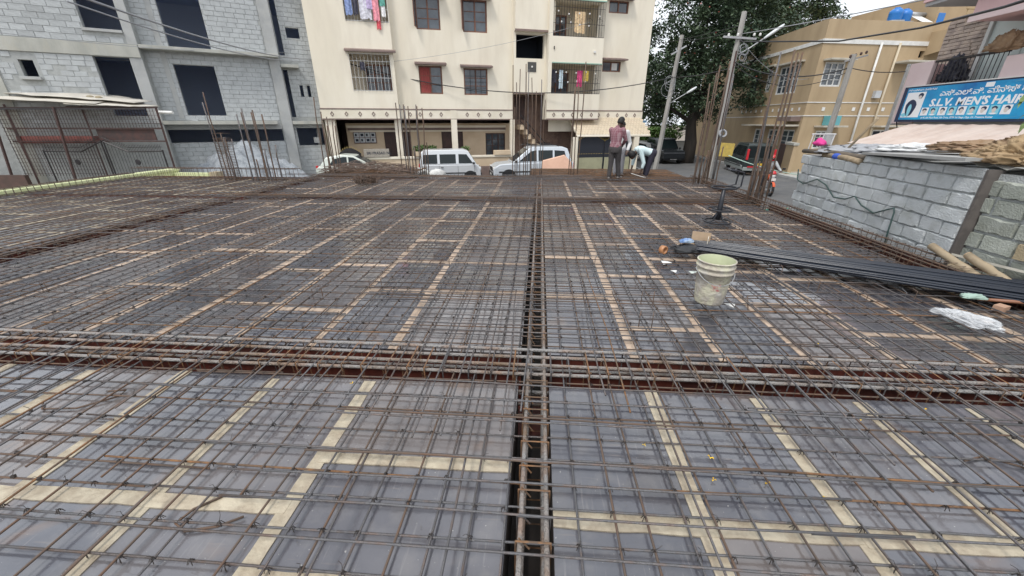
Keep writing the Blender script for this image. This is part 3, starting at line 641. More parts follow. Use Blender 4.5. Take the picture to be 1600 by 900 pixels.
# ground floor porch
for s, w in ((-8.05, .5), (-4.5, .34), (-1.28, .34), (2.28, .3)): box('porch_column', CREAML, cb, s-w/2, s+w/2, -.3 if s < -5 else -.1, .15, 0, 3.195, bevel=.01)
pw = MB(); facade(pw, -7.5, 2.6, 0, 3.2, [(-5.4, -4.62, .3, 2.5), (-4.5, -3.85, .3, 2.5), (-1.95, -.6, .6, 2.5), (.85, 2.15, .9, 2.4), (-7.5, 2.6, 2.98, 3.2)], y=1.4, th=.2); pw.quad((-7.5, 1.4, 0), (-7.5, 8, 0), (-7.5, 8, 2.9), (-7.5, 1.4, 2.9)); pw.build('porch_wall', TANW, cb)
for (a, b, c, d, n) in ((-5.4, -4.62, .3, 2.5, 2), (-4.5, -3.85, .3, 2.5, 2), (-1.95, -.6, .6, 2.5, 2), (.85, 2.15, .9, 2.4, 3)): window(cb, a, b, c, d, y=1.5, cols=n, rows=4, fm=WOODD, gm=WOODD if n == 2 else GLASS)
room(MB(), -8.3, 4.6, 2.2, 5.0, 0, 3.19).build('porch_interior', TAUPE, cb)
box('cornice', CREAML, cb, -7.45, 2.15, 1.2, 1.398, 2.73, 2.86, .01); box('cornice', TAUPE, cb, -7.4, 2.15, 1.25, 1.398, 2.60, 2.729); box('cornice', CREAML, cb, -7.3, 2.15, 1.3, 1.398, 2.50, 2.599)
mbd = box('meter_board', TAUPE, cb, -7.15, -5.85, 1.34, 1.398, 1.86, 2.5)
METER = mat('meter casing', (.5,.52,.54), (.42,.44,.46), 5, .5)
for i in range(4):
    for j in range(2):
        a = -7.1+i*.31; c = 1.92+j*.29; e = box('meter', METER, mbd, a, a+.27, 1.25, 1.338, c, c+.26, .006); MB().box(a+.06, a+.16 if (i+j) % 2 else a+.22, 1.244, 1.2495, c+.06, c+.2).build('meter_glass', DARK, e)
# compound wall with name stone
gw = thing('compound_wall', 'low tan compound wall with name stone and planters before the cream building', 'wall', (-3.9, 25, G), math.radians(18))
box('wall', TANW, gw, -6.6, 2.0, -1.0, -.85, 0, 1.12); box('coping', CREAML, gw, -6.62, 2.02, -1.05, -.8, 1.122, 1.24, .01); box('plinth', TAUPE, gw, -6.6, 2.0, -1.04, -1.002, 0, .62)
ns = box('name_stone', mat('grey stone', (.33,.30,.26), (.27,.245,.21), 12, .8), gw, -6.45, -5.1, -1.1, -.98, 1.25, 1.68, .01)
text_mesh('SRI PRASAD NL.', .19, DARK, 'lettering', ns, (-6.3, -1.104, 1.4), FR, .002, .004)
for a, b in ((-3.75, -2.6), (-1.1, -.6), (.9, 1.9)): box('planter', TANW, gw, a, b, -1.12, -.78, 1.245, 1.5, .01)
LEAFP = mat('planter leaves', (.10,.17,.05), (.06,.11,.03), 3, .7)
def bush(name, m, par, c, rad, n, sz, kind=None):
    mb = MB()
    for k in range(n):
        while True:
            p = V((U(-1, 1), U(-1, 1), U(-1, 1)))
            if .2 < p.length < 1: break
        p = V((p.x*rad[0], p.y*rad[1], p.z*rad[2]))+V(c); a = Euler((U(-1, 1), U(-1, 1), U(0, 6.28))).to_matrix(); s = sz*U(.6, 1.3)
        mb.quad(p+a@V((-s, 0, 0)), p+a@V((0, -s*.45, 0)), p+a@V((s, 0, .02)), p+a@V((0, s*.45, 0)))
    return mb.build(name, m, par)
bush('shrub', LEAFP, gw, (-3.1, -.95, 1.65), (.75, .2, .2), 420, .08); bush('shrub', LEAFP, gw, (-.8, -.95, 1.6), (.3, .2, .16), 150, .07)
# grey iron gate at the left porch
def spear_gate(label, loc, rz, leaves, h0, h1, m, low=None, spm=GOLD):
    t = thing('gate', label, 'gate', loc, rz)
    for (a, b, flip) in leaves:
        n = int((b-a)/.11); lf = MB(); sp = MB()
        fr = MB().box(a, a+.04, -.02, .02, .05, h0).box(b-.04, b, -.02, .02, .05, h0).box(a+.04, b-.04, -.02, .02, .05, .1)
        top = lambda x: h0+(h1-h0)*math.sin(math.pi*min(1, max(0, (x-a)/(b-a)))*(.5 if flip is None else 1)+(0 if flip is None else 0))
        lf_ = fr.build('leaf_frame', m, t)
        poly = [(a+.04, low or .1)]+[(b-.04, low or .1)]+[(b-.04-(b-a-.08)*k/10, top(b-.04-(b-a-.08)*k/10)) for k in range(11)]
        MB().prism(poly, lambda x, z: (x, -.006, z), lambda x, z: (x, .006, z)).build('sheet_panel', m, lf_, fix=True)
        for k in range(n+1):
            x = a+(b-a)*k/n; z = top(x)
            s = MB().lathe([(.016, 0), (.02, .03), (.002, .12)], 5, (x, 0, z)); s.build('spearhead', spm, lf_)
        for k in range(n):
            x = a+.05+(b-a)*k/n; MB().box(x, x+.05, -.014, -.0065, (h0*.62), h0*.62+.025).build('stud', spm, lf_)
        if low: box('lower_sheet', mat('olive gate sheet', (.33,.33,.22), (.28,.28,.19), 2, .6), lf_, a+.04, b-.04, -.008, .008, .1, low-.002)
    return t
def cbp(s, y): a = math.radians(18); return (-3.9+s*math.cos(a)-y*math.sin(a), 25+s*math.sin(a)+y*math.cos(a), G)
DGATE = mat('navy black gate paint', (.018,.022,.032), None, rough=.45)
spear_gate('tall black and olive double gate with gold spearheads under the tiled awning', cbp(6.1, -1.3), math.radians(18), [(0, 1.8, 1), (1.83, 3.7, 1)], 1.95, 2.3, DGATE, low=1.0)
spear_gate('small black gate with gold spearheads at the left porch of the cream building', cbp(-7.8, -.6), math.radians(18), [(0, 1.15, 1)], 1.45, 1.72, IRON)
box('gate_pier', CREAML, cb, 9.85, 10.2, -1.5, -1.2, 0, 2.2, .01); box('gate_pier', CREAML, cb, 5.7, 6.05, -1.5, -1.2, 0, 2.2, .01)
# tiled awning over the gate: overlapping rows of tiles
aw = thing('tiled_awning', 'pale tiled awning with fish-scale tiles above the black gate', 'awning', (-3.9, 25, G), math.radians(18))
TILE = mat('cream roof tile', (.62,.53,.40), (.54,.45,.33), 5, .7, vary=.08)
MB().prism([(0, 3.32), (-1.5, 2.3), (-1.5, 2.22), (0, 3.2)], lambda y, z: (5.95, y-.002, z), lambda y, z: (10.95, y-.002, z)).build('awning_slab', CREAML, aw, fix=True)
tme = None
for r in range(9):
    for c in range(25):
        if tme is None: tme = MB().add([(-.1, 0, .0), (.1, 0, 0), (.1, -.12, .012), (.06, -.19, .018), (0, -.21, .02), (-.06, -.19, .018), (-.1, -.12, .012), (-.1, 0, -.02), (.1, 0, -.02)], [(0, 6, 5, 4, 3, 2, 1)]).mesh('awning_tile')
        o = mk('awning_tile', tme, TILE, aw); f = r/8.4; o.location = (6.05+c*.2+(.1 if r % 2 else 0), -.03-f*1.33, 3.33-f*.905); o.rotation_euler = (math.atan2(1.02, 1.5)+.06, 0, 0)
# brown stone wall, stairs and door below the stair tower
sw = MB(); sw.quad((2.6, 1.25, 0), (7.6, 1.25, 0), (7.6, 1.25, 3.2), (2.6, 1.25, 3.2)); sw.quad((2.6, 1.25, 3.2), (4.65, 1.25, 3.2), (4.65, 1.25, 4.6), (2.6, 1.25, 4.6)); sw.build('stone_clad_wall', BROWNST, cb)
sw = MB()
for r in range(8):
    x = 4.3+U(-.2, .1)
    while x < 7.3: w = U(.35, .7); sw.box(x, x+w-.012, 1.225, 1.249, .2+r*.37, .2+r*.37+.358); x += w
tag(sw.build('cladding_slabs', BROWNST, cb), kind='stuff')
box('door', WOODD, cb, 2.75, 3.5, 1.2, 1.249, 3.2, 4.5); box('door', WOODD, cb, 3.3, 5.2, 1.2, 1.224, .2, 1.8)
sl = MB()
for k in range(10): sl.box(2.75+k*.26, 3.01+k*.26, -.1, 1.1, 2.9-k*.28-.28, 2.9-k*.28)
sl.build('outside_stair', TANW, cb)
rl = MB().tube([(2.7, -.15, 3.5), (5.5, -.15, .7)], .03, 5)
for k in range(11): rl.tube([(2.75+k*.27, -.15, 3.45-k*.27), (2.75+k*.27, -.15, 2.8-k*.27)], .012, 4)
rl.tube([(2.7, -.15, 3.15), (5.5, -.15, .35)], .02, 4); rl.build('stair_railing', IRON, cb)
box('wall_bulb', WHITE, cb, 6.95, 7.08, -.86, -.801, 6.75, 6.85); box('wall_hook', IRON, cb, 4.5, 4.54, -.86, -.801, 6.85, 7.0)
# ================================================================ unfinished grey block building
gb = thing('unfinished_building', 'unfinished grey concrete block building with empty dark window openings', 'building', (-15.63, 20.2, G), math.radians(33.8))
opsR = [(-1.6, -.05, 3.35, 5.5), (-1.55, .03, 6.2, 9.3), (-2.65, 2.25, 2.12, 2.7)]
opsL = [(-4.15, -2.98, 3.3, 5.6), (-4.1, -2.88, 6.6, 9.0), (-6.4, -5.98, 4.74, 5.33)]
opsE = [(2.86, 3.06, 3.3, 5.55), (2.86, 3.1, 6.2, 9.3), (2.95, 4.6, 1.85, 2.75), (3.35, 3.95, 7.0, 7.45), (3.5, 3.65, 4.3, 4.85), (3.85, 4.0, 4.3, 4.85)]
wm = MB(); facade(wm, -2.85, 2.3, 0, 10.5, opsR, y=0, th=.25); facade(wm, -14, -2.55, 0, 10.5, opsL, y=-.5, th=.3); facade(wm, 2.8, 4.7, 0, 10.5, opsE, y=.3, th=.2)
wm.quad((-2.55, -.5, 0), (-2.55, 0, 0), (-2.55, 0, 10.5), (-2.55, -.5, 10.5)); wm.quad((4.7, .3, 0), (4.7, 8, 0), (4.7, 8, 10.5), (4.7, .3, 10.5)); wm.quad((-14, -.5, 10.5), (4.7, -.5, 10.5), (4.7, 9, 10.5), (-14, 9, 10.5)); wm.quad((-14, 9, 0), (4.7, 9, 0), (4.7, 9, 10.5), (-14, 9, 10.5)); wm.quad((-14, -.5, 0), (-14, 9, 0), (-14, 9, 10.5), (-14, -.5, 10.5))
wm.build('wall', MORTAR, gb)
rm = MB()
for z in (.1, 3.15, 6.2): room(rm, -13.8, 4.6, .52, 6.5, z, z+2.9)
rm.build('floor_interior', mat('pale render inside', (.55,.62,.76)), gb)
# frame: fascia beam, columns, projecting slabs
box('fascia_beam', CONCB, gb, -12, -2.56, -.56, -.502, 5.62, 6.1, .008)
box('column', CONCB, gb, -7.6, -7.05, -.55, -.502, 0, 5.615, .008); box('column', CONC, gb, -7.3, -6.9, -.55, -.502, 6.11, 10.4, .008)
box('column', CONC, gb, -2.97, -2.54, -.53, -.501, 3.0, 5.61, .008); box('column', CONC, gb, -2.87, -2.54, -.53, -.501, 6.11, 10.4, .008)
box('column', CONC, gb, 2.3, 2.79, -.12, .28, 0, 10.4, .01); box('pilaster', CONC, gb, -1.95, -1.75, -.03, -.001, 3.2, 10.3, .005)
box('slab_edge', CONCB, gb, -2.53, 2.75, -.55, -.002, 6.0, 6.14, .008); box('slab_edge', CONCB, gb, -2.53, 2.1, -.6, -.002, 2.94, 3.1, .008)
box('slab_edge', CONCB, gb, 2.8, 4.72, -.1, .298, 2.94, 3.1, .008); box('slab_edge', CONCB, gb, 2.8, 3.6, -.2, .298, 5.62, 5.76, .008)
box('lintel', CONC, gb, -2.7, 2.28, -.03, -.001, 2.71, 2.92, .004)
box('sill', CONC, gb, -6.5, -5.9, -.68, -.502, 4.62, 4.72, .006); box('sill', CONC, gb, -4.15, -2.9, -.6, -.502, 6.5, 6.6, .006); box('sill_block', BLOCKW, gb, -1.45, -1.2, -.5, -.3, 3.1, 3.18, .006)
# individual blocks
BL = []
def course_blocks(s0, s1, z0, z1, y, ops, h=.2, l=.4, org=None, skip=.0):
    r = 0; z = z0
    while z+h*.6 < z1:
        x = s0-(l/2 if r % 2 else 0)+U(-.04, .04)
        while x < s1:
            ll = l*U(.92, 1.06); a, b, c, d = max(x, s0)+.008, min(x+ll, s1)-.008, z+.007, min(z+h, z1)-.007; x += ll
            if b-a < .06: continue
            segs = [(a, b)]
            for o in ops:
                if o[2] < d and o[3] > c:
                    ns_ = []
                    for (p, q) in segs:
                        if q <= o[0] or p >= o[1]: ns_.append((p, q)); continue
                        if p < o[0]-.05: ns_.append((p, o[0]-.004))
                        if q > o[1]+.05: ns_.append((o[1]+.004, q))
                    segs = ns_
            for (p, q) in segs:
                if q-p > .07 and R.random() >= skip: BL.append((p, q, y, c, d))
        z += h; r += 1
course_blocks(-2.5, 2.28, 6.16, 9.4, 0, opsR); course_blocks(-2.5, 2.28, 3.12, 5.98, 0, opsR); course_blocks(-2.5, 2.28, .1, 2.1, 0, opsR)
course_blocks(-11.5, -2.6, 6.12, 8.9, -.5, opsL+[(-7.35, -6.85, 6, 11), (-4.16, -2.86, 6.45, 6.65), (-2.9, -2.5, 6, 11)], l=.46, h=.22); course_blocks(-11.5, -2.98, 3.0, 5.6, -.5, opsL+[(-7.65, -7.0, 0, 6), (-6.55, -5.85, 4.55, 5.5)], skip=.12)
course_blocks(2.82, 4.65, .1, 9.4, .3, opsE+[(2.8, 4.7, 2.9, 3.15), (2.8, 3.65, 5.6, 5.8)])
unit = MB().add([(0,0,0),(1,0,0),(1,1,0),(0,1,0),(.012,.012,1),(.988,.012,1),(.988,.988,1),(.012,.988,1)], [(4,5,6,7),(0,1,5,4),(1,2,6,5),(2,3,7,6),(3,0,4,7)])
def place_blocks(par, lst, ums, key, limit=296, name='block', proud=.016, stuffname='far_blocks'):
    lst = sorted(lst, key=key); st = MB()
    for i, (p, q, y, c, d) in enumerate(lst):
        pr = proud*U(.6, 1.3)
        if i < limit:
            o = mk(name, R.choice(ums), None, par); o.location = (p, y, c); o.rotation_euler = (math.pi/2, 0, 0); o.scale = (q-p, d-c, pr)
        else: st.add([(p, y, c), (q, y, c), (q, y, d), (p, y, d), (p+.006, y-pr, c+.006), (q-.006, y-pr, c+.006), (q-.006, y-pr, d-.006), (p+.006, y-pr, d-.006)], [(4,5,6,7),(0,1,5,4),(1,2,6,5),(2,3,7,6),(3,0,4,7)])
    if st.v: tag(st.build(stuffname, BLOCK, par), kind='stuff')
ublk = unit.mesh('block'); ublk.materials.append(BLOCK)
place_blocks(gb, BL, [ublk], lambda b: (0 if b[2] < -.4 and b[3] > 6 else 1, -b[3] if b[2] > -.4 else b[0]*-1))
# smooth rendered patch along the ground floor
box('rendered_dado', CONC, gb, -2.5, 2.28, -.025, -.018, .05, .75)
# gravel heap
def heap(name, m, c, rx, ry, h, label, n=70, rough=.3, peak=None):
    mb = MB(); vs = []; fs = []
    for i in range(n+1):
        for j in range(n+1):
            u, v = -1+2*i/n, -1+2*j/n; d = math.hypot(u, v); z = h*((1-d*d)**1.2 if d < 1 else 0)*(1+.3*math.sin(3*u+1)*math.cos(2*v))
            z += rough*h*(noise.noise(V((u*3, v*3, 3)))+.5*noise.noise(V((u*9, v*9, 5)))+.3*noise.noise(V((u*24, v*24, 7))))*min(1, max(0, 1.05-d)*3); vs.append((c[0]+u*rx, c[1]+v*ry, c[2]+z-.05))
    for i in range(n):
        for j in range(n): k = i*(n+1)+j; fs.append((k, k+n+1, k+n+2, k+1))
    return tag(mb.add(vs, fs).build(name, m, smooth=True), label, 'heap')
heap('gravel_heap', GRAVEL, (-14.3, 18.4, G), 4.0, 2.3, 1.6, 'heap of blue-grey gravel before the unfinished building')
# ================================================================ shed with mesh fence and gates on the left
PA = (-15.2, 16.0, G); AN = math.radians(3.9)
shd = thing('mesh_fence', 'rusty welded mesh fence with tall angle posts at left', 'fence', PA, AN)
for (s, z0, z1, w) in ((-.1, .3, 3.6, .09), (-3.05, .3, 3.65, .08), (-6.1, .3, 3.7, .09), (-9.2, .3, 3.75, .09)):
    MB().tube([(s-.06, 0, z0), (s, 0, z1)], w/2, 4).build('post', RUSTM, shd)
for z in (3.55, 2.78, 2.3): box('rail', RUSTM, shd, -9.2, -.1, -.025, .025, z, z+.05)
for k in range(74):
    s = -9.1+k*.123
    if s < -3.0: MB().box(s-.006, s+.006, -.036, -.026, .95, 3.55).build('mesh_wire', RUSTM, shd)
    else: MB().box(s-.006, s+.006, -.036, -.026, 2.8, 3.55).build('mesh_wire', RUSTM, shd)
for k in range(17): 
    z = 1.05+k*.15
    MB().box(-9.1, -3.05 if z < 2.75 else -.1, -.045, -.037, z-.005, z+.005).build('mesh_wire', RUSTM, shd)
box('red_pipe_beam', mat('red oxide beam', (.20,.06,.05), (.14,.05,.04), 4, .6), shd, -9.2, -3.1, .05, .3, 2.25, 2.52, .02)
box('fascia_board', RUSTM, shd, -2.9, -.55, .06, .1, 2.36, 2.78)
box('fallen_post', RUSTM, shd, -8.9, -8.82, -.12, -.06, .9, 3.3)
MB().tube([(-6.75, -.4, .5), (-6.4, -.3, 3.3)], .05, 5).build('post', RUSTM, shd); MB().tube([(-4.1, -.4, .7), (-3.85, -.3, 3.6)], .05, 5).build('post', RUSTM, shd)
box('shelter_back_wall', TANW, shd, -9.5, -3.2, 2.2, 2.4, 2.1, 2.75); 
def arch_gate(label, s0, s1, peak_right):
    t = thing('driveway_gate', label, 'gate', PA, AN, 'arched driveway gates'); t.location = (PA[0], PA[1]-.12, G)
    if peak_right: pts = [(s0, 1.95), (s0+(s1-s0)*.62, 1.93), (s1, 2.32)]
    else: pts = [(s0, 2.32), (s0+(s1-s0)*.38, 1.93), (s1, 1.95)]
    MB().tube([(x, 0, z) for x, z in pts], .028, 5).build('top_rail', IRON, t)
    MB().tube([(s0, 0, .2), (s0, 0, pts[0][1]+.05)], .03, 5).build('stile', IRON, t); MB().tube([(s1, 0, .2), (s1, 0, pts[-1][1]+.05)], .03, 5).build('stile', IRON, t); MB().tube([(s0, 0, .25), (s1, 0, .25)], .022, 4).build('bottom_rail', IRON, t)
    tz = lambda x: next(pts[i][1]+(pts[i+1][1]-pts[i][1])*(x-pts[i][0])/(pts[i+1][0]-pts[i][0]) for i in range(2) if x <= pts[i+1][0]+1e-6)
    n = int((s1-s0)/.125)
    for k in range(1, n): x = s0+(s1-s0)*k/n; MB().tube([(x, 0, .25), (x, 0, tz(x)+.0)], .009, 4).build('bar', IRON, t)
    n2 = n*2
    for k in range(1, n2): x = s0+(s1-s0)*k/n2; MB().tube([(x, 0, tz(x)), (x, 0, tz(x)+.26)], .009, 4).build('spike', IRON, t)
    MB().tube([(x, 0, z+.16) for x, z in pts], .01, 4).build('spike_rail', IRON, t)
    c = (s0+s1)/2; MB().lathe([(0, -.02), (.1, -.02), (.12, 0), (.1, .02), (0, .02)], 12, (c, -.03, 1.52), Euler((math.pi/2, 0, 0)).to_matrix()).build('rosette', IRON, t)
arch_gate('left leaf of the dark arched gate behind the green parapet', -5.2, -2.7, True); arch_gate('right leaf of the dark arched gate behind the green parapet', -2.6, -.3, False)
# sheet roof
SHEET = mat('weathered roof sheet', (.52,.49,.43), (.43,.41,.37), 1.5, .8, c3=(.6,.57,.5), s3=4, f3=.5)
sr = thing('shelter_roof', 'weathered pale roofing sheets overlapping on the left shelter', 'roof', PA, AN)
def rsheet(P, th=.02, wav=.03):
    n = 14; vs = []; fs = []
    a, b, c, d = [V(p) for p in P]
    for i in range(n+1):
        for j in range(5):
            p = a.lerp(b, i/n).lerp(d.lerp(c, i/n), j/4); p.z += wav*noise.noise(p*1.3)+(U(-.012, .012)); vs.append(p)
    for i in range(n):
        for j in range(4): k = i*5+j; fs.append((k, k+5, k+6, k+1))
    o = MB().add(vs, fs).build('roof_sheet', SHEET, sr, smooth=True); s_ = o.modifiers.new('thick', 'SOLIDIFY'); s_.thickness = th; return o
rsheet([(-11, -.35, 4.12), (-2.2, -.3, 3.72), (-2.6, 1.9, 4.05), (-11, 3.4, 5.0)]); rsheet([(-9.0, .2, 4.32), (-1.0, .1, 3.78), (-.9, .9, 3.86), (-9, 2.2, 4.7)]); rsheet([(-3.4, -.32, 3.71), (-.5, -.25, 3.62), (-.35, .5, 3.66), (-3.4, 1.2, 4.0)])
box('purlin', IRON, sr, -11, -.3, -.3, -.24, 3.5, 3.56); box('purlin', RUSTM, sr, -11, -.9, 1.0, 1.06, 3.6, 3.66)
MB().tube([(-.3, .2, 3.42), (.35, .2, 3.40)], .06, 8).build('drain_pipe', WHITE, sr)
for k in range(2): MB().ball((-3.1+k*.35, .55, 4.0-.03*k), (.14, .1, .06), 7, 5).build('roof_stone', BLOCKO, sr)
box('shelter_wall', mat('brown shelter wall', (.10,.06,.05), (.075,.05,.042), 3, .8), sr, -12, -5.55, -.9, -.75, 0, 1.08)
# green parapet
GREENP = mat('lime green paint', (.60,.64,.36), (.52,.56,.31), 2, .8, c3=(.6,.55,.42), s3=6, f3=.4)
gp = thing('green_parapet', 'lime green painted parapet wall along the left edge of the deck', 'wall')
MB().box(-14.72, -14.45, 2.0, 15.2, G, -.2).build('wall', GREENP, gp); box('coping', GREENP, gp, -14.76, -14.41, 1.98, 15.24, -.199, -.1, .02)
MB().box(-14.44, -12.9, 14.9, 15.15, G, -.25).build('return_wall', GREENP, gp); box('end_pier', BLOCKO, gp, -12.89, -12.6, 14.85, 15.2, G, -.2)
# ================================================================ neighbour's block wall on the right
bwall = thing('block_wall', 'pale grey concrete block wall beside the deck on the right', 'wall', (5.17, 8.35, 0), math.atan2(-3.6, -.27))
MB().box(.02, 1.66, .02, .16, G, .93).build('core', MORTAR, bwall); MB().box(1.66, 3.6, .02, .16, G, 1.12).build('core', MORTAR, bwall)
def rough_block(par, m, s0, s1, z0, z1, d0, d1, name='block'):
    """block face with a chipped, uneven rim"""
    cx, cz = (s0+s1)/2, (z0+z1)/2; hw, hh = (s1-s0)/2, (z1-z0)/2; tl, tz_ = U(-.006, .006), U(-.005, .005)
    per = [(-1+k*.4, -1) for k in range(6)]+[(1, -.34), (1, .34)]+[(1-k*.4, 1) for k in range(6)]+[(-1, .34), (-1, -.34)]; n = len(per); rim = []; top = []
    for x, z in per:
        e = lambda: U(.004, .012) if R.random() < .8 else U(.012, .028)
        rim.append((cx+x*hw, d1, cz+z*hh)); top.append((cx+x*(hw-e()), d0+tl*x+tz_*z, cz+z*(hh-e())))
    MB().add(rim+top, [(k, (k+1) % n, n+(k+1) % n, n+k) for k in range(n)]+[tuple(range(n, 2*n))]).build(name, m, par)
hc = .172; r = 0; z = -.36
while z < 1.1:
    top = z+hc; x = -.02+U(-.1, .02) if r % 2 else U(-.02, .05); s_end = 3.6
    if z > .9: x = 1.66
    while x < s_end-.05:
        l = U(.3, .4); b = min(x+l, s_end)
        if s_end-b < .12: b = s_end
        m = BLOCKW
        rough_block(bwall, m, x+.006, b-.006, z+.006+U(-.004, .004), min(top, 1.13)-.006+U(-.004, .004), -.004+U(-.01, .006), .019); x = b
    z = top; r += 1
box('end_face', mat('painted shade render', (.13,.115,.105), (.09,.08,.075), 5, .9), bwall, 3.6, 3.63, .0, .16, G, 1.12)  # shade on the wall's near end is painted into this darker colour
bw2 = thing('set_back_block_wall', 'greenish weathered block wall set back behind the two wooden poles', 'wall', (5.0, 4.85, 0), math.radians(-90))
MB().box(-.2, 3.6, .02, .25, G, 1.08).build('core', MORTAR, bw2)
GBL = mat('mossy block', (.37,.39,.35), (.29,.31,.27), 3, .92, bump=.6, bscale=60, vary=.14, c3=(.24,.25,.2), s3=5, f3=.5)
z = -.5; r = 0
while z < 1.0:
    x = -.1+U(-.15, .0)
    while x < 3.5:
        l = U(.3, .42); rough_block(bw2, BLOCKO if R.random() < .05 else GBL, x+.012, x+l-.012, z+.014, min(z+.19, 1.08)-.01, -.012+U(-.008, .008), .019); x += l
    z += .19; r += 1
# roof of the neighbour's shed and what lies on it
SHEETG = mat('grey asbestos sheet', (.34,.34,.33), (.27,.27,.26), 3, .85)
nr = thing('shed_roof', 'flat grey sheet roof edge resting on the block wall', 'roof')
MB().add([(5.0, 6.72, 1.14), (4.72, 4.85, 1.2), (9.3, 4.6, 1.16), (9.3, 7.0, 1.1), (5.0, 6.72, 1.17), (4.72, 4.85, 1.235), (9.3, 4.6, 1.19), (9.3, 7.0, 1.13)], [(0, 3, 2, 1), (4, 5, 6, 7), (0, 1, 5, 4), (1, 2, 6, 5), (2, 3, 7, 6), (3, 0, 4, 7)]).build('roof_slab', SHEETG, nr)
MB().add([(5.25, 8.5, .98), (5.1, 6.73, .98), (9.3, 7.1, 1.0), (9.3, 8.8, 1.0), (5.25, 8.5, 1.01), (5.1, 6.73, 1.01), (9.3, 7.1, 1.03), (9.3, 8.8, 1.03)], [(0, 3, 2, 1), (4, 5, 6, 7), (0, 1, 5, 4), (1, 2, 6, 5), (2, 3, 7, 6), (3, 0, 4, 7)]).build('roof_slab', SHEETG, nr)
MB().box(6.6, 9.2, 5.0, 8.4, G, .97).build('shed_wall', MORTAR, nr)
cor = MB(); n = 40
for i in range(n+1):
    y = 5.12-(5.12-2.2)*i/n; zz = 1.14+.022*math.sin(i*1.9); cor.v += [(5.02, y, zz), (7.2, y-.1, zz+.1)]
cor.f = [(2*i, 2*i+1, 2*i+3, 2*i+2) for i in range(n)]
co = cor.build('corrugated_sheet', mat('corrugated sheet', (.5,.5,.47), (.4,.4,.37), 4, .75), None, smooth=True); co.modifiers.new('thick', 'SOLIDIFY').thickness = .008; tag(co, 'corrugated roofing sheet poking out above the set back wall', 'roof sheet')
def crumple(name, m, label, cat, c, rad, seed, amp=.35, sub=5, rot=0, fine=1.0):
    """a crumpled sheet: closed cushion with sharp random folds"""
    b = bmesh.new(); bmesh.ops.create_icosphere(b, subdivisions=sub, radius=1); o_ = V((seed*3.1, seed*1.3, seed*1.7))
    rd = lambda q: 1-abs(noise.noise(q))*2.0
    for v in b.verts:
        p = v.co.copy(); q = p*1.3+o_; lo_ = 1.0 if p.z > -.2 else .4
        f = .55*noise.noise(q)+lo_*(.42*rd(q*1.7)+.34*rd(q*3.7)+fine*(.22*rd(q*7.5)+.12*rd(q*15)))-.35
        an = 1+.3*noise.noise(V((p.x*1.4, p.y*1.4, 0))+o_)
        w = p*(1+amp*.75*f); v.co = V((w.x*an*rad[0], w.y*an*rad[1], (w.z if w.z > 0 else w.z*.35)*rad[2]))
    me = bpy.data.meshes.new(name); b.to_mesh(me); b.free()
    for p in me.polygons: p.use_smooth = True
    o = mk(name, me, m); o.location = c; o.rotation_euler = (0, 0, rot); return tag(o, label, cat)
TARP = mat('brown tarpaulin', (.26,.17,.10), (.19,.12,.075), 4, .9, c3=(.36,.27,.17), s3=7, f3=.5)
TARP2 = mat('tan sacking', (.36,.26,.15), (.28,.19,.11), 5, .95)
crumple('tarpaulin', TARP, 'crumpled brown tarpaulin heaped on the shed roof above the wall end', 'tarpaulin', (6.25, 5.2, 1.25), (.55, .34, .17), 2, 1.0, 6)
crumple('sacking', TARP2, 'tan sacking hanging over the roof edge above the corrugated sheet', 'tarpaulin', (5.3, 4.75, 1.2), (.24, .34, .2), 5, 1.0, 6)
crumple('tarpaulin', TARP, 'flat brown tarpaulin lying along the shed roof left of the heap', 'tarpaulin', (6.0, 6.0, 1.25), (.45, .4, .1), 9, .8)
crumple('plastic_sheeting', mat('white plastic sheeting', (.66,.67,.67), (.5,.51,.52), 8, .5), 'crumpled white plastic sheeting on the shed roof', 'plastic sheet', (6.2, 7.2, 1.18), (.55, .25, .07), 12, .9)
crumple('plastic_sheeting', mat('grey plastic sheeting', (.33,.34,.36), (.25,.26,.28), 8, .6), 'grey plastic sheeting on the shed roof behind the bamboo poles', 'plastic sheet', (6.1, 8.0, 1.1), (.7, .4, .1), 15, .8)
BAMB = mat('weathered pole wood', (.34,.27,.18), (.26,.2,.13), 5, .85, stretch=(1,1,1), c3=(.42,.34,.24), s3=14, f3=.5)
BAMBD = mat('dark weathered wood', (.15,.12,.09), (.1,.085,.07), 5, .9)
def stick(name, P, r, m, label, cat='pole', n=8): return tag(MB().tube(P, r, n).build(name, m, smooth=True), label, cat)
stick('bamboo_pole', [(5.2, 7.85, 1.05), (5.12, 7.2, 1.05), (5.05, 6.75, 1.02)], .045, BAMB, 'pale bamboo pole tied with blue cloth on top of the block wall')
stick('bamboo_pole', [(5.28, 8.6, 1.07), (5.2, 7.6, 1.1), (5.1, 6.72, 1.08)], .04, BAMBD, 'dark pole behind the pale bamboo on top of the block wall')
tag(MB().lathe([(.047, -.08), (.056, -.03), (.054, .03), (.047, .08)], 10, (5.145, 7.42, 1.05), Euler((math.pi/2, 0, 0)).to_matrix()).build('cloth_tie', mat('blue cloth', (.04,.10,.45), None, rough=.9), smooth=True), 'blue cloth band wrapped around the bamboo pole', 'cloth')
stick('timber_batten', [(5.6, 8.05, .98), (5.6, 7.43, 1.66)], .028, BAMB, 'pale timber batten leaning up from the shed roof', 'batten', 4)
crumple('cloth_scrap', mat('pink cloth', (.6,.05,.25), None, rough=.9), 'bright pink cloth scrap at the far end of the block wall', 'cloth', (5.45, 8.45, 1.2), (.09, .09, .09), 20, .8, 3)
fr = MB()
for k in range(3): fr.tube([(5.35+k*.2, 8.6, 1.02), (5.38+k*.2, 8.6, 1.38)], .012, 4)
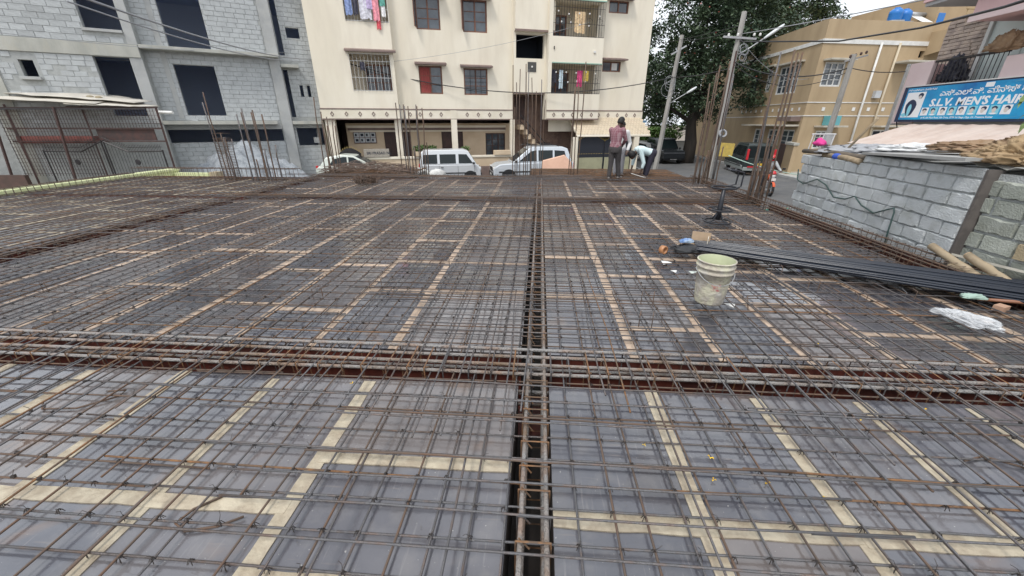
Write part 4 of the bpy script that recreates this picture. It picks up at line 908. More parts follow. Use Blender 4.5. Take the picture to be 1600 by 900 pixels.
fr.tube([(5.35, 8.6, 1.38), (5.8, 8.6, 1.38)], .012, 4); tag(fr.build('drying_rack', IRONW), 'small white wire rack on the far end of the shed roof', 'rack')
# hose hanging on the wall
a4 = math.atan2(-3.6, -.27)
def wp(s, d, z): return V((5.17+s*math.cos(a4)-d*math.sin(a4), 8.35+s*math.sin(a4)+d*math.cos(a4), z))
hs = [(.0, .74), (.06, .55), (.3, .5), (.7, .64), (1.0, .58), (1.3, .42), (1.6, .44), (1.8, .52), (2.0, .42), (2.3, .36), (2.55, .47), (2.63, .5), (2.66, .45), (2.68, .2), (2.72, -.1)]
tag(MB().tube([wp(s, -.045, z) for s, z in hs], .011, 6).build('hose', mat('dark green hose', (.035,.07,.065), None, rough=.5), smooth=True), 'dark green hose snaking along the block wall', 'hose')
tag(MB().tube([wp(.15, -.03, 1.0), wp(.3, -.035, .7), wp(.55, -.03, .05)], .005, 5).build('wire', CABLEG), 'thin grey wire hanging down the far end of the block wall', 'wire')
box_ = MB().add([(5.5, 9.3, -.8), (6.6, 9.4, -.8), (6.7, 10.5, -.8), (5.7, 10.4, -.8), (5.5, 9.35, -.5), (6.6, 9.45, -.42), (6.7, 10.5, -.42), (5.75, 10.4, -.48)], [(0, 3, 2, 1), (4, 5, 6, 7), (0, 1, 5, 4), (1, 2, 6, 5), (2, 3, 7, 6), (3, 0, 4, 7)])
tag(box_.build('green_sheet', mat('turquoise sheet', (.02,.26,.2), None, rough=.6)), 'turquoise green sheet stack beyond the end of the block wall', 'sheet')
# ================================================================ hair salon building (pink) with sign
sb = thing('salon_building', 'pink building with stone cladding, white door and balcony above the salon sign', 'building', (13, 16.4, G), math.radians(-90))
MB().box(-.2, 9.5, 1.4, 9, 0, 8.2).build('wall', mat('warm grey wall', (.40,.32,.25), (.34,.27,.21), 1, .85), sb)
MB().box(-.2, 9.5, 0.0, 1.398, 2.95, 3.12).build('balcony_slab', CONC, sb)
stn = MB(); z = 3.2
STONE = mat('stone cladding', (.40,.33,.28), (.28,.23,.21), 5, .85, bump=.4, bscale=25, c3=(.52,.43,.36), s3=2.5, f3=.7)
while z < 6.35:
    x = -.9; 
    while x < 9.4:
        w = U(.18, .42); pr = U(.02, .07)
        if not (.78 < x+w/2 < 2.35): stn.add([(x, 1.398, z), (x+w, 1.398, z), (x+w, 1.398, z+.11), (x, 1.398, z+.11), (x+.01, 1.398-pr, z+.008), (x+w-.01, 1.398-pr*.8, z+.006), (x+w-.008, 1.398-pr, z+.1), (x+.012, 1.398-pr, z+.104)], [(4,5,6,7),(0,1,5,4),(1,2,6,5),(2,3,7,6),(3,0,4,7)])
        x += w
    z += .115
tag(stn.build('cladding_stones', STONE, sb), kind='stuff')
stw = box('cladding_return', STONE, sb, -.95, -.2, 1.398, 2.5, 3.1, 6.3)
DOORW = mat('mint white door', (.66,.72,.70), (.6,.67,.65), 2, .5)
dr = box('door', DOORW, sb, .82, 2.1, 1.3, 1.39, 3.15, 6.05, .01); box('door_frame', WHITE, sb, .7, .82, 1.22, 1.4, 3.15, 6.17, .01); box('door_frame', WHITE, sb, 2.1, 2.22, 1.22, 1.4, 3.15, 6.17, .01); box('door_frame', WHITE, sb, .82, 2.1, 1.222, 1.4, 6.05, 6.17, .01)
for (a, b) in ((3.35, 4.5), (4.65, 5.85)): MB().box(1.0, 1.92, 1.285, 1.299, a, b).build('door_panel', DOORW, dr, bevel=.006)
box('upper_fascia', PINK, sb, 2.2, 9.5, -.7, 1.2, 5.72, 6.3, .01); box('upper_soffit', mat('grey soffit', (.36,.36,.36)), sb, .75, 9.5, -.95, 1.39, 6.4, 6.5); box('upper_parapet', PINK, sb, .7, 9.5, -1.0, -.4, 6.502, 7.6, .01)
box('fascia_trim', PINKL, sb, 2.18, 9.5, -.75, -.701, 5.7, 5.85)
box('parapet_panel', PINKL, sb, -.12, .76, -.06, .08, 3.0, 4.92, .012); box('parapet_side', PINK, sb, -.12, .0, .081, 1.3, 3.13, 4.9, .01); box('parapet_panel', PINKL, sb, 3.0, 4.2, -.06, .08, 3.13, 4.75, .012)
rl = thing('balcony_railing', 'black iron balcony railing above the blue salon sign', 'railing', (13, 16.4, G), math.radians(-90))
MB().box(.77, 2.99, -.03, .03, 4.86, 4.92).build('top_rail', IRON, rl)
for k in range(17): x = .85+k*.132; MB().tube([(x, 0, 3.13), (x, 0, 4.86)], .014, 4).build('baluster', IRON, rl)
crumple('washing_heap', mat('dark cloth heap', (.03,.03,.045), (.1,.1,.12), 5, .95), 'dark bundle of washing on the salon balcony railing', 'laundry', (13.5, 15.4, 2.9), (.2, .3, .45), 31, 1.2, 5)
crumple('cloth_heap', TARP, 'dry brown leaves and cloth hanging over the salon balcony railing', 'cloth', (12.85, 13.45, 3.5), (.12, .4, .3), 33, 1.2, 5)
# sign
sg = thing('shop_sign', 'blue salon sign reading S.L.V. MEN\'S HAIR with Kannada lettering', 'sign', (12.78, 16.2, G), math.radians(-90))
SBLUE = mat('sign blue', (.012,.15,.42), (.02,.40,.70), .8, .35, lo=.35, hi=.65); SDARK = mat('sign navy edge', (.015,.03,.08), None, rough=.4); SWHITE = mat('sign white', (.82,.84,.86), None, rough=.4); SCYAN = mat('sign cyan', (.25,.62,.75), None, rough=.4)
SKIN = mat('printed face', (.62,.58,.55), None, rough=.5)
bd = MB().box(.0, 6.2, 0, .16, 3.06, 4.16).build('board', SDARK, sg); box('panel', SBLUE, sg, .16, 6.1, -.012, -.001, 3.13, 4.12); box('top_edge', WHITE, sg, 0, 6.2, -.02, .16, 4.162, 4.19)
yf = -.014
text_mesh('S.L.V. MEN\'S HAIR DRESSERS', .30, SWHITE, 'lettering', sg, (1.18, yf, 3.53), FR, .002, .010, .1, 1.17)
text_mesh('ಎಸ್.ಎಲ್.ವಿ. ಮೆನ್ಸ್ ಹೇರ್', .21, SWHITE, 'kannada_lettering', sg, (1.42, yf, 3.82), FR, .002, .003, 0, 1.2)
text_mesh('# 45, 6th Main Road, 5th Cross, BTM 1st Stage, Opp. Dr. Prasanna Kumar', .075, SWHITE, 'small_lettering', sg, (1.05, yf, 3.16), FR, .001, .001)
text_mesh('ಶ್ರೀ ಲಕ್ಷ್ಮೀ ವೆಂಕಟೇಶ್ವರ', .08, SWHITE, 'small_lettering', sg, (.2, yf, 4.02), FR, .001, .001)
box('logo_patch', SWHITE, sg, 2.75, 2.98, -.016, -.0125, 3.98, 4.1)
pp = box('picture_panel', SWHITE, sg, .22, .92, -.016, -.0125, 3.2, 3.98)
def blob(par, name, m, c, rx, rz, y, n=16, ph=0.0):
    MB().prism([(rx*math.cos(6.283*k/n)*(1+.12*math.sin(3*6.283*k/n+ph)), rz*math.sin(6.283*k/n)) for k in range(n)], lambda a, b: (c[0]+a, y, c[1]+b), lambda a, b: (c[0]+a, y-.002, c[1]+b)).build(name, m, par, fix=True)
blob(pp, 'printed_shape', SDARK, (.5, 3.5), .2, .26, -.018); blob(pp, 'printed_shape', SCYAN, (.48, 3.42), .07, .2, -.0205); blob(pp, 'printed_shape', SDARK, (.76, 3.86), .09, .09, -.018); blob(pp, 'printed_shape', SKIN, (.75, 3.82), .055, .055, -.0205); blob(pp, 'printed_shape', SCYAN, (.33, 3.28), .1, .06, -.018)
for k in range(9):
    x = 1.1+k*.31; q = box('portrait', SCYAN if k % 2 else SWHITE, sg, x-.13, x+.13, -.016, -.0125, 3.25, 3.49)
    blob(q, 'printed_hair', SDARK, (x+U(-.02, .02), 3.41), .075, .06, -.018, ph=k); blob(q, 'printed_face', SKIN, (x, 3.36), .055, .065, -.0205); blob(q, 'printed_collar', SWHITE, (x, 3.275), .09, .024, -.018)
MB().tube([(.0, .1, 3.06), (.0, .3, 2.6)], .02, 4).build('bracket', IRON, sg)
# canopy under the sign
cn = MB(); n = 36
for i in range(n+1): s = .7+7.0*i/n; dz = .012*math.sin(i*2.4); cn.v += [(s, .0, 2.98+dz), (s-.25, -1.7, 2.36+dz)]
cn.f = [(2*i, 2*i+1, 2*i+3, 2*i+2) for i in range(n)]
c_ = cn.build('canopy', mat('dusty pink canopy', (.62,.52,.46), (.55,.44,.38), 2, .8), None); c_.modifiers.new('thick', 'SOLIDIFY').thickness = .01; c_.location = (12.78, 16.2, G); c_.rotation_euler = (0, 0, math.radians(-90)); tag(c_, 'dusty pale canopy sloping out below the salon sign', 'canopy')
# palm-like leaf sprig at the edge of the picture
lf = thing('mango_sprig', 'green leafy sprig hanging before the right end of the salon sign', 'plant', (9.05, 8.35, 1.95))
LG = mat('sprig leaf', (.09,.17,.05), (.14,.2,.06), 4, .6)
for k in range(46):
    a = U(-.5, 1.4)+math.pi*.9; e = U(-1.0, .3); l = U(.25, .45); p = V((U(-.15, .25), U(-.5, .3), U(-.5, .5))); d = V((math.cos(a)*math.cos(e), math.sin(a)*math.cos(e), math.sin(e))); w = d.cross(V((0, 0, 1))).normalized()*.035
    MB().add([p, p+d*l*.4+w, p+d*l, p+d*l*.4-w], [(0, 1, 2, 3)]).build('leaf', LG, lf)
MB().tube([(.2, .5, .7), (.1, 0, .2), (-.05, -.3, -.6)], [.02, .014, .006], 5).build('stem', BAMBD, lf)
# ================================================================ ochre house
yh = thing('ochre_house', 'ochre two storey house with white bands and white lattice windows', 'house', (16, 27, G), math.radians(12))
opsF = [(.5, 1.85, 5.0, 6.28), (1.15, 2.3, 1.5, 2.55), (5.2, 6.5, .6, 2.6), (6.6, 6.95, 6.6, 6.95)]
fm = MB(); facade(fm, 0, 14, 0, 8.38, opsF, th=.2)
fm.quad((0, 0, 8.38), (14, 0, 8.38), (17, 17, 8.39), (3.74, 17.6, 8.39)); fm.build('wall', YEL, yh)
rot = math.radians(78)     # left face runs along +Y of the world
lf_ = bpy.data.objects.new('side_wing', None); COL.objects.link(lf_); lf_.parent = yh; lf_.rotation_euler = (0, 0, math.radians(-102)); lf_.location = (0, 0, 0)
# side wing local: x = -distance along the face, so that the face is seen from the street
opsS = [(-3.85, -1.6, 4.75, 6.4), (-5.35, -4.75, 5.0, 6.5), (-7.7, -6.6, 5.0, 6.8), (-1.9, -.5, 1.2, 2.6), (-3.5, -2.1, 1.2, 2.6), (-5.4, -4.1, 1.2, 2.6)]
sm = MB(); facade(sm, -18, 0, 0, 8.4, opsS, th=.2); sm.build('side_wall', YEL, lf_)
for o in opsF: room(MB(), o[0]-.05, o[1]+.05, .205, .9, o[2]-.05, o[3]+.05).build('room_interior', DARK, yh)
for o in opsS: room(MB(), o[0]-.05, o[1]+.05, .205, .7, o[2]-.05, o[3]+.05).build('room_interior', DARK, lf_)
YWH = WHITE
def lattice(par, s0, s1, z0, z1, n, rows):
    return window(par, s0, s1, z0, z1, y=.06, cols=n, rows=rows, fm=YWH, fw=.09)
lattice(yh, *opsF[0], 3, 4); lattice(yh, *opsF[1], 3, 3); window(yh, *opsF[2], y=.06, cols=2, rows=3, fm=WHITE, gm=DARK, fw=.08)
for i, o in enumerate(opsS): (lattice(lf_, *o, 4 if i == 0 else 2, 4) if i not in (2,) else window(lf_, *o, y=.08, cols=1, rows=1, fm=TAUPE, gm=DARK))
for a, b in ((0, 14), ): box('white_band', WHITE, yh, -.03, 6.95, -.05, -.002, 7.2, 7.42); box('white_line', WHITE, yh, -.02, 6.9, -.03, -.002, 4.12, 4.17); box('white_line', WHITE, yh, -.02, 6.9, -.03, -.002, 3.38, 3.43)
box('white_band', WHITE, lf_, -12, -.0, -.05, -.002, 7.22, 7.42); box('white_line', WHITE, lf_, -12, 0, -.03, -.002, 4.13, 4.17); box('white_line', WHITE, lf_, -12, 0, -.03, -.002, 3.38, 3.43)
for k in range(6): s = 1.1+k*1.05; box('white_square', WHITE, yh, s, s+.2, -.02, -.002, 3.68, 3.88)
for k in range(11): s = -.55-k*.75; box('white_square', WHITE, lf_, s-.16, s, -.02, -.002, 3.7, 3.88)
def slab(par, s0, s1, z, out=.55): box('sunshade', mat('shade slab', (.5,.47,.4), (.42,.39,.33), 3, .85), par, s0, s1, -out, -.002, z, z+.1, .008)
slab(yh, .3, 2.0, 6.32); slab(yh, .9, 2.6, 2.75, .7); slab(yh, 5.0, 8.1, 6.25, .9); slab(yh, 4.9, 7.2, 2.75, .7); slab(lf_, -4.0, -1.3, 6.45, .4); slab(lf_, -6.0, -.2, 2.8, .8); slab(lf_, -5.6, -4.2, 6.55, .3); box('sunshade_under', TAUPE, lf_, -1.6, -.2, -.6, -.002, 3.1, 3.37)
for s, m in ((3.75, WHITE), (5.0, mat('cream drain pipe', (.55,.48,.36)))): MB().tube([(s, -.08, 7.3), (s-.02, -.08, 3.6), (s+.05, -.08, .3)], .06, 7).build('drain_pipe', m, yh, smooth=True)
box('air_cooler', mat('teal box', (.12,.36,.40), None, rough=.5), yh, 1.35, 2.15, -.5, -.06, 2.86, 3.4, .01); box('meter_box', METER, yh, 4.3, 4.7, -.2, -.003, 4.4, 4.8)
# parapet balcony of the house with slanted lattice
MB().box(7.0, 12, -1.4, -.002, 6.95, 7.9).build('balcony_wall', mat('dark ochre', (.36,.26,.13), (.28,.2,.1), 1, .85), yh)
MB().prism([(0, 7.9), (0, 6.7), (-1.4, 6.95), (-1.4, 7.9)], lambda y, z: (6.95, y-.003, z), lambda y, z: (7.0, y-.003, z)).build('balcony_cheek', YEL, yh, fix=True)
lt = MB()
for k in range(5):
    s = 7.1+k*1.0; lt.box(s, s+.06, -1.35, -1.29, 7.901, 8.75)
    for q in range(4):
        d = q*.2; a = (s+.1+d, 7.92); b = (min(s+.95, s+.1+d+.7), 8.7)
        if k % 2: a, b = (b[0], a[1]), (a[0], b[1])
        lt.tube([(a[0], -1.32, a[1]), (b[0], -1.32, b[1])], .025, 4)
lt.box(7.0, 12, -1.37, -1.27, 8.751, 8.82); lt.build('balcony_lattice', mat('ochre lattice', (.42,.31,.17)), yh)
box('upper_wall', YEL, yh, 7.2, 13, .3, 6, 8.385, 9.9)
BTANK = mat('blue water tank', (.02,.17,.52), None, rough=.4)
for i, (s, y, h, lab) in enumerate(((5.0, .8, 1.15, 'left'), (5.85, 1.0, 1.05, 'right'))):
    t = thing('water_tank', 'round blue rooftop water tank, '+lab+' of the two on the ochre house', 'water tank', (16+s*math.cos(math.radians(12))-y*math.sin(math.radians(12)), 27+s*math.sin(math.radians(12))+y*math.cos(math.radians(12)), G+8.4), 0, 'blue rooftop tanks')
    MB().lathe([(0, 0), (.5, 0), (.52, .05), (.5, .25), (.52, .3), (.5, .5), (.52, .55), (.49, .8), (.3, .98), (.18, 1.0)], 18, (0, 0, .25)).build('body', BTANK, t, smooth=True); MB().lathe([(.2, 1.0), (.21, 1.08), (0, 1.1)], 14, (0, 0, .25)).build('lid', BTANK, t, smooth=True); MB().box(-.55, .55, -.5, .5, 0, .249).build('stand', CONC, t); t.scale = (.66, .66, .62)
t = thing('solar_heater', 'rooftop solar heater with a white frame and blue panel on the ochre house', 'solar heater', (22.9, 28.6, G+8.36), math.radians(12))
MB().add([(-1.3, 0, .1), (-.2, 0, .1), (-.2, 1.2, .9), (-1.3, 1.2, .9)], [(0, 1, 2, 3)]).build('panel', WHITE, t); MB().tube([(-1.4, 1.25, 1.0), (.2, 1.25, 1.0)], .22, 10).build('cylinder', GALV, t, smooth=True); MB().box(.35, 1.0, .2, .5, .05, .95).build('blue_box', BTANK, t, bevel=.03); t.scale = (.7, .7, .6)
for x in (-1.3, -.2): MB().tube([(x, 1.2, 0), (x, 1.2, 1.0)], .03, 4).build('leg', WHITE, t)
_mr = Matrix.Rotation(math.radians(-102), 4, 'Z')
for ch_ in [o for o in bpy.data.objects if o.parent == lf_]: ch_.parent = yh; ch_.matrix_basis = _mr @ ch_.matrix_basis
bpy.data.objects.remove(lf_)
# front garden wall and gate of the ochre house
gwl = thing('garden_wall', 'ochre garden wall with brown gate in front of the ochre house', 'wall', (15.4, 26.2, G), math.radians(78))
box('wall', YEL, gwl, -.4, .9, -.1, .1, 0, 1.75); box('coping', CONCB, gwl, -.45, .95, -.15, .15, 1.752, 1.9, .01); box('wall', YEL, gwl, 2.4, 9, -.1, .1, 0, 1.6); g_ = box('gate', WOODD, gwl, .92, 2.38, -.03, .03, .1, 1.7)
for k in range(9): box('gate_bar', WOOD, g_, .97+k*.16, 1.03+k*.16, -.05, -.031, .1, 1.75)
# ================================================================ vehicles
def car(name, label, loc, rz, L, W, H, paint, low, cab, sides, fscreen, rscreen, wheels, wr, cat='car', front=None, rear=None, rack=False, extra=None, plate=None, roofpaint=None, flank=None):
    """x forward (front = +L/2), low / cab: side outlines; sides: list of side-window polygons"""
    t = thing(name, label, cat, loc, rz); zb = min(p[1] for p in cab); zr = max(p[1] for p in cab); w2 = W/2
    def wy(z):
        if z <= zb: return w2*(.95+.05*math.sin(math.pi*min(1, max(0, (z-.2)/(zb-.2)))))
        return w2*(.95-.17*(z-zb)/(zr-zb))
    pr = lambda poly, a, b: MB().prism(poly, lambda x, z: (x, a(z), z), lambda x, z: (x, b(z), z))
    body = pr(low, lambda z: -wy(z), wy).build('body', paint, t, fix=True, bevel=.045)
    pr(cab, lambda z: -wy(z)+.004, lambda z: wy(z)-.004).build('cabin', roofpaint or paint, t, fix=True, bevel=.04)
    for poly in sides:
        for sgn in (-1, 1): pr(poly, lambda z: sgn*(wy(z)-.002), lambda z: sgn*(wy(z)+.006)).build('side_window', CARGL, t, fix=True)
    for nm, (p, q) in (('windscreen', fscreen), ('rear_window', rscreen)):
        d = V((q[0]-p[0], 0, q[1]-p[1])); n = V((-d.z, 0, d.x)).normalized(); n = n if (nm == 'windscreen') == (n.x > 0) else -n; n *= .007
        m_ = MB(); A = [V((p[0], -wy(p[1])+.09, p[1]))+n, V((p[0], wy(p[1])-.09, p[1]))+n, V((q[0], wy(q[1])-.08, q[1]))+n, V((q[0], -wy(q[1])+.08, q[1]))+n]; B = [a-n*2 for a in A]
        m_.add(A+B, [(0, 1, 2, 3), (7, 6, 5, 4), (0, 4, 5, 1), (1, 5, 6, 2), (2, 6, 7, 3), (3, 7, 4, 0)]).build(nm, CARGL, t, fix=True)
    RX = Euler((math.pi/2, 0, 0)).to_matrix()
    for x in wheels:
        for sgn in (-1, 1):
            y = sgn*(wy(wr)-.09)
            pr([(x+(wr+.075)*math.cos(math.pi*k/14), .2+max(0, wr-.2)+(wr+.06)*math.sin(math.pi*k/14)-.02) for k in range(15)], lambda z: sgn*(wy(z)-.03), lambda z: sgn*(wy(z)+.003)).build('wheel_arch', PLAST, t, fix=True)
            w = MB().lathe([(wr*.62, -.1), (wr*.9, -.1), (wr, -.07), (wr, .07), (wr*.9, .1), (wr*.62, .1), (wr*.62, -.1)], 20, (x, y, wr), RX).build('wheel', TYRE, t, smooth=True)
            rm_ = MB(); yo = y+sgn*.085; rm_.lathe([(0, 0), (wr*.6, 0), (wr*.63, .02), (wr*.63, -.05)], 16, (x, yo, wr), RX if sgn < 0 else Euler((-math.pi/2, 0, 0)).to_matrix()).build('rim', RIM, w)
            hub = MB()
            for k in range(5):
                a = 6.283*k/5; hub.obox((x+wr*.36*math.cos(a), yo+sgn*.012, wr+wr*.36*math.sin(a)), (wr*.3, .012, wr*.13), Euler((0, -a, 0)))
            hub.build('rim_spokes', PLAST, w)
    fx = L/2; rx = -L/2; hz = front or .72; tz = rear or .85
    for sgn in (-1, 1):
        MB().obox((fx-.07, sgn*(w2-.22), hz), (.14, .34, .17)).build('headlight', LAMPW, t, bevel=.03)
        MB().obox((rx+.05, sgn*(w2-.14), tz), (.12, .16, .32)).build('tail_light', LAMPR, t, bevel=.03)
        px = fscreen[0][0]-.12
        MB().obox((px, sgn*(w2+.09), zb+.08), (.1, .16, .12)).build('wing_mirror', PLAST, t, bevel=.02)
        for poly in sides[:-1] if len(sides) > 1 else sides:
            xm = min(p[0] for p in poly)+.1; MB().obox((xm, sgn*(w2*1.0+.004), zb-.12), (.14, .03, .03)).build('door_handle', flank or PLAST, t)
        pr([(rx+.3, zb*.52), (fx-.3, zb*.52), (fx-.3, zb*.58), (rx+.3, zb*.58)], lambda z: sgn*(wy(z)-.01), lambda z: sgn*(wy(z)+.012)).build('side_moulding', PLAST, t, fix=True)
    for poly in sides:
        for xs_ in (min(p[0] for p in poly)-.05, ) + ((max(p[0] for p in poly)+.06,) if poly is sides[-1] else ()):
            for sgn in (-1, 1): pr([(xs_-.006, .4), (xs_+.006, .4), (xs_+.006, zb-.02), (xs_-.006, zb-.02)], lambda z: sgn*(wy(z)-.01), lambda z: sgn*(wy(z)+.0025)).build('door_seam', PLAST, t, fix=True)
    MB().box(fx-.1, fx+.03, -w2+.08, w2-.08, .28, .5).build('front_bumper', flank or PLAST, t, bevel=.03); MB().box(rx-.03, rx+.1, -w2+.08, w2-.08, .3, .52).build('rear_bumper', flank or PLAST, t, bevel=.03)
    MB().box(fx-.02, fx+.012, -.4, .4, hz-.12, hz+.06).build('grille', PLAST, t)
    pm = plate or WHITE; MB().box(rx-.036, rx-.031, -.26, .26, .62, .75).build('number_plate', pm, t); MB().box(fx+.031, fx+.036, -.26, .26, .34, .46).build('number_plate', pm, t)
    if rack:
        for sgn in (-1, 1): MB().tube([(-L*.32, sgn*w2*.66, zr+.0), (-L*.28, sgn*w2*.66, zr+.07), (L*.08, sgn*w2*.66, zr+.07), (L*.12, sgn*w2*.66, zr)], .02, 6).build('roof_rail', PLAST, t)
    return t
SILV = mat('silver paint', (.62,.64,.66), None, rough=.28, metal=.35); SILVB = mat('pale blue silver paint', (.60,.64,.68), None, rough=.25, metal=.3)
WGRN = mat('off white green paint', (.60,.64,.58), None, rough=.25); BLKP = mat('black car paint', (.015,.017,.02), None, rough=.2); GRNG = mat('grey green car paint', (.36,.40,.39), None, rough=.3, metal=.3); WHTP = mat('white car paint', (.68,.69,.7), None, rough=.25); DGRN = mat('dark green car paint', (.03,.04,.04), None, rough=.25)
RD = math.radians
HATCH_LOW = [(-1.85, .3), (-1.88, .85), (-1.7, .98), (.95, .92), (1.55, .82), (1.83, .66), (1.85, .3)]
HATCH_CAB = [(-1.68, .96), (-1.35, 1.38), (-.6, 1.5), (.0, 1.46), (.98, .92)]
car('hatchback_car', 'off white hatchback with dark roof parked left of the silver van', (-9.75, 21.0, G), RD(15), 3.7, 1.66, 1.5, WGRN, HATCH_LOW, HATCH_CAB,
    [[(-1.2, 1.0), (-1.0, 1.3), (-.5, 1.41), (-.33, 1.4), (-.33, .99)], [(-.25, .99), (-.25, 1.4), (.0, 1.37), (.62, .99)]], ((.93, .97), (.1, 1.41)), ((-1.64, 1.02), (-1.38, 1.34)), (-1.15, 1.2), .29, roofpaint=WGRN)
VAN_LOW = [(-1.6, .3), (-1.63, .95), (1.42, .95), (1.62, .7), (1.63, .3)]
VAN_CAB = [(-1.6, .93), (-1.52, 1.55), (-1.38, 1.68), (.75, 1.7), (.98, 1.62), (1.42, .93)]
car('minivan', 'silver minivan with three dark side windows in front of the cream building', (-4.95, 22.15, G), RD(14), 3.3, 1.5, 1.7, SILV, VAN_LOW, VAN_CAB,
    [[(-1.45, 1.0), (-1.42, 1.45), (-.68, 1.47), (-.68, 1.0)], [(-.55, 1.0), (-.55, 1.47), (.3, 1.47), (.3, 1.0)], [(.45, 1.0), (.45, 1.47), (.88, 1.46), (1.22, 1.0)]], ((1.37, 1.02), (1.03, 1.56)), ((-1.59, 1.05), (-1.54, 1.48)), (-1.05, 1.05), .29, cat='van')
MPV_LOW = [(-2.2, .35), (-2.25, 1.0), (-2.1, 1.08), (1.1, 1.02), (1.9, .95), (2.2, .78), (2.25, .35)]
MPV_CAB = [(-2.15, 1.05), (-1.9, 1.72), (-1.6, 1.82), (.0, 1.82), (.25, 1.76), (1.2, 1.02)]
car('estate_car', 'pale silver people carrier with roof rails parked facing left before the brown stone wall', (-.5, 22.9, G), RD(194), 4.5, 1.76, 1.85, SILVB, MPV_LOW, MPV_CAB,
    [[(-1.85, 1.12), (-1.72, 1.6), (-1.15, 1.64), (-1.15, 1.12)], [(-1.05, 1.12), (-1.05, 1.64), (-.25, 1.64), (-.25, 1.1)], [(-.15, 1.1), (-.15, 1.64), (.15, 1.6), (.85, 1.08)]], ((1.12, 1.08), (.32, 1.7)), ((-2.12, 1.14), (-1.93, 1.64)), (-1.35, 1.4), .33, rack=True)
SUV_LOW = [(-2.15, .4), (-2.2, 1.05), (1.0, 1.08), (1.95, 1.02), (2.15, .85), (2.18, .4)]
SUV_CAB = [(-2.17, 1.03), (-2.05, 1.78), (-1.9, 1.86), (.1, 1.86), (.3, 1.78), (.95, 1.05)]
SUVS = [[(-1.95, 1.15), (-1.9, 1.68), (-1.15, 1.7), (-1.15, 1.15)], [(-1.05, 1.15), (-1.05, 1.7), (-.25, 1.7), (-.25, 1.15)], [(-.15, 1.15), (-.15, 1.7), (.18, 1.66), (.68, 1.15)]]
s3 = car('off_road_car', 'dark and grey-green off-road car with yellow rear plate driving away past the junction', (13.6, 27.6, G), RD(80), 4.3, 1.8, 1.9, DGRN, SUV_LOW, SUV_CAB, SUVS, ((.9, 1.12), (.36, 1.72)), ((-2.19, 1.12), (-2.1, 1.7)), (-1.3, 1.35), .37, plate=mat('yellow plate', (.65,.42,.04), None, rough=.5), flank=GRNG)
MB().box(-2.13, 1.95, -.905, .905, .36, .62).build('lower_flank', GRNG, s3, bevel=.03); MB().obox((-2.24, .72, 1.25), (.1, .12, .62)).build('high_tail_light', LAMPR, s3, bevel=.02); MB().obox((-2.24, -.72, 1.25), (.1, .12, .62)).build('high_tail_light', LAMPR, s3, bevel=.02); MB().box(-2.235, -2.205, -.55, .6, .5, .58).build('red_stripe', LAMPR, s3)
car('black_car', 'black off-road car parked beneath the large tree', (10.2, 34.6, G), RD(-84), 4.1, 1.75, 1.85, BLKP, SUV_LOW, SUV_CAB, SUVS, ((.9, 1.12), (.36, 1.72)), ((-2.19, 1.12), (-2.1, 1.7)), (-1.3, 1.35), .36)
car('white_car', 'pale car parked along the white wall left of the black car', (8.2, 36.5, G), RD(160), 3.7, 1.66, 1.5, WHTP, HATCH_LOW, HATCH_CAB, [[(-1.2, 1.0), (-1.0, 1.3), (-.5, 1.41), (-.33, 1.4), (-.33, .99)], [(-.25, .99), (-.25, 1.4), (.0, 1.37), (.62, .99)]], ((.93, .97), (.1, 1.41)), ((-1.64, 1.02), (-1.38, 1.34)), (-1.15, 1.2), .29)
car('white_car', 'white hatchback with red tail lamp behind the left gate', (-23.0, 18.9, G), RD(170), 3.7, 1.66, 1.5, WHTP, HATCH_LOW, HATCH_CAB, [[(-1.2, 1.0), (-1.0, 1.3), (-.5, 1.41), (-.33, 1.4), (-.33, .99)], [(-.25, .99), (-.25, 1.4), (.0, 1.37), (.62, .99)]], ((.93, .97), (.1, 1.41)), ((-1.64, 1.02), (-1.38, 1.34)), (-1.15, 1.2), .29)
# peach board leaning behind the deck edge
pb = MB().add([(.0, 15.2, -.75), (1.35, 15.35, -.75), (1.22, 15.6, .12), (.92, 15.62, .42), (.1, 15.5, .22), (.0, 15.8, -.75), (1.35, 15.95, -.75), (1.25, 15.9, .14), (.95, 15.92, .44), (.13, 15.8, .24)], [(0, 1, 2, 3, 4), (9, 8, 7, 6, 5), (0, 5, 6, 1), (1, 6, 7, 2), (2, 7, 8, 3), (3, 8, 9, 4), (4, 9, 5, 0)])
tag(pb.build('peach_board', mat('peach painted board', (.66,.42,.31), (.6,.37,.27), 3, .8), fix=True), 'peach coloured board sticking up behind the front edge of the deck', 'board')
# two white cement sacks beyond the deck
for k, (x, y, z, lab) in enumerate(((-4.35, 14.4, -.15, 'left'), (-3.75, 14.5, -.2, 'right'))): crumple('cement_sack', mat('white sack', (.62,.62,.6), (.5,.5,.48), 6, .8), lab+' white sack behind the starter bars beside the silver van', 'sack', (x, y, z), (.3, .22, .2), 40+k, .5, 3, k)
box('sack_pallet', CONC, deck, -4.8, -3.4, 14.1, 14.8, G, -.25)
# ================================================================ people
SKINM = mat('brown skin', (.085,.045,.03), (.07,.037,.026), 6, .55); HAIRM = mat('black hair', (.008,.007,.007), None, rough=.6); SHOE = mat('dusty shoes', (.16,.14,.13), None, rough=.8)
def fin(o, vox=.013, sm=4):
    r_ = o.modifiers.new('remesh', 'REMESH'); r_.mode = 'VOXEL'; r_.voxel_size = vox; r_.use_smooth_shade = True
    s_ = o.modifiers.new('smooth', 'SMOOTH'); s_.factor = .5; s_.iterations = sm; return o
def limb(mb, P, rs, n=10):
    P = [V(p) for p in P]; Q = []; S = []
    for i in range(len(P)-1):
        for k in range(4): Q.append(P[i].lerp(P[i+1], k/4)); S.append(rs[i]+(rs[i+1]-rs[i])*k/4)
    Q.append(P[-1]); S.append(rs[-1]); mb.tube(Q, S, n)
    for p, r in zip(P, rs): mb.ball(p, r*.995, 10, 7)
